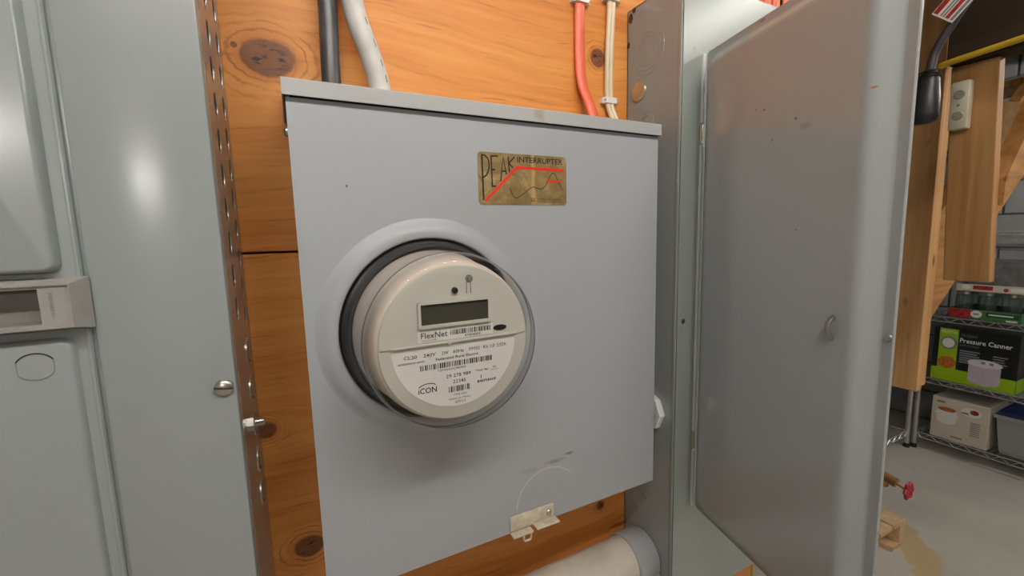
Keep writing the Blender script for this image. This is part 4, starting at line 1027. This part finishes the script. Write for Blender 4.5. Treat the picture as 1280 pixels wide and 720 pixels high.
obj('berry_print', rect_x(x1_, 0.385, 0.474, zt + 0.004, zt + 0.052), M['redprint'], tr1)
obj('label_print', disc_x(x1_ - 0.0004, 0.362, zt + 0.030, 0.022, 0.020), M['text_w'], tr1)
obj('label_script', rect_x(x1_ - 0.0008, 0.352, 0.374, zt + 0.026, zt + 0.034), M['text_g'], tr1)
obj('dark_print', rect_x(x1_, 0.206, 0.325, zt + 0.020, zt + 0.046), M['dkgreen'], tr1)
obj('text_line', rect_x(x1_ - 0.0004, 0.225, 0.315, zt + 0.030, zt + 0.037), M['text_w'], tr1)
obj('text_line', rect_x(x1_ - 0.0004, 0.210, 0.250, zt + 0.004, zt + 0.013), M['text_w'], tr1)
k = 0
for ix in range(2):
    for iy in range(3):
        jar(XF + 0.05 + ix * 0.09, 0.247 + iy * 0.090, zt + 0.003, ['right', 'middle', 'left'][iy] + ' glass jar in the ' + ['front', 'back'][ix] + ' row of the green printed tray')
zt2 = zt + 0.003 + 0.150
tr2 = tray(0.060, 0.452, zt2, 0.040, 'pale printed tray stacked on top of the glass jars', 'card_white')
obj('berry_print', rect_x(x1_, 0.31, 0.385, zt2 + 0.012, zt2 + 0.034), M['redprint'], tr2); obj('label_print', disc_x(x1_, 0.412, zt2 + 0.024, 0.016, 0.013), M['text_w'], tr2); obj('red_dot', disc_x(x1_, 0.262, zt2 + 0.018, 0.009, 0.010), M['redprint'], tr2)
obj('text_line', rect_x(x1_, 0.185, 0.245, zt2 + 0.012, zt2 + 0.030), M['text_w'], tr2)
# wrapped grey bundle on the top tray
b = bx(XF + 0.01, XF + 0.25, 0.07, 0.43, zt2 + 0.006, zt2 + 0.17, bev=0.03, seg=3)
for v in b.verts: v.co += Vector((random.uniform(-.006, .006), random.uniform(-.008, .008), random.uniform(-.006, .006) if v.co.z > zt2 + 0.05 else 0))
tag(obj('plastic_bundle', b, M['bag'], smooth=True), 'grey plastic wrapped bundle on the pale tray', 'bundle')

# ------------------------------------------------------------------ valve and wooden crate by the door edge
vx, vy, vz = 1.30, -0.095, 0.708
vv = thing('drain_valve', 'brass drain valve with a red handwheel beyond the cabinet door', 'valve', (vx, 0.02, vz))
b = new(); tube(b, [(vx, 0.06, vz + 0.030), (vx, -0.02, vz + 0.015), (vx, -0.085, vz + 0.001)], [0.011, 0.011, 0.012], 14); obj('body', b, M['brass'], vv, smooth=True)
b = new(); tube(b, [(vx, -0.055, vz + 0.004), (vx, -0.058, vz - 0.018)], [0.012, 0.011], 14); obj('spout', b, M['brass'], vv, smooth=True)
b = new(); tube(b, [(vx, -0.085, vz + 0.001), (vx, -0.108, vz - 0.006)], 0.004, 8); obj('stem', b, M['brass'], vv, smooth=True)
b = new(); tube(b, [(vx + (0.0165 + 0.003 * math.cos(6 * a)) * math.cos(a), -0.108, vz - 0.006 + (0.0165 + 0.003 * math.cos(6 * a)) * math.sin(a)) for a in [2 * PI * i / 36 for i in range(36)]], 0.0042, 7, closed=True)
for a in range(3): tube(b, [(vx + 0.017 * math.cos(a * PI / 3), -0.108, vz - 0.006 + 0.017 * math.sin(a * PI / 3)), (vx - 0.017 * math.cos(a * PI / 3), -0.108, vz - 0.006 - 0.017 * math.sin(a * PI / 3))], 0.003, 6)
obj('handwheel', b, M['redwheel'], vv, smooth=True)
b = new(); tube(b, [(vx - 0.02 + 0.012 * math.cos(a), -0.035, vz + 0.045 + 0.018 * math.sin(a)) for a in [2 * PI * i / 18 for i in range(18)]], 0.0016, 5, closed=True); obj('wire_loop', b, M['black'], vv)
pw = thing('water_pipe', 'vertical steel water pipe feeding the drain valve', 'pipe', (vx, 0.06, 0))
obj('pipe', tube(new(), [(vx, 0.06, 0.0), (vx, 0.06, 2.25)], 0.0135, 14), M['steel'], pw, smooth=True)
b = new(); tube(b, [(vx, 0.06, vz - 0.01), (vx, 0.06, vz + 0.07)], 0.021, 14); obj('tee', b, M['steel'], pw, smooth=True)
# wooden pallet end
pl = thing('wood_pallet', 'pale wood pallet end on the floor behind the cabinet door', 'pallet', (2.05, 0.38, 0))
for xx in (1.95, 2.06, 2.17): obj('deck_board', bx(xx - 0.05, xx + 0.047, 0.205, 0.56, 0.100, 0.120, bev=0.002), M['chip'], pl)
for yy in (0.215, 0.36, 0.52): obj('runner', bx(1.90, 2.215, yy, yy + 0.035, 0.020, 0.100, bev=0.002), M['chip'], pl) if yy > 0.3 else None
for xx in (1.95, 2.17): obj('bottom_board', bx(xx - 0.05, xx + 0.045, 0.205, 0.56, 0.0, 0.020, bev=0.002), M['chip'], pl)
obj('block', bx(2.175, 2.217, 0.205, 0.30, 0.020, 0.100, bev=0.002), M['chip'], pl)
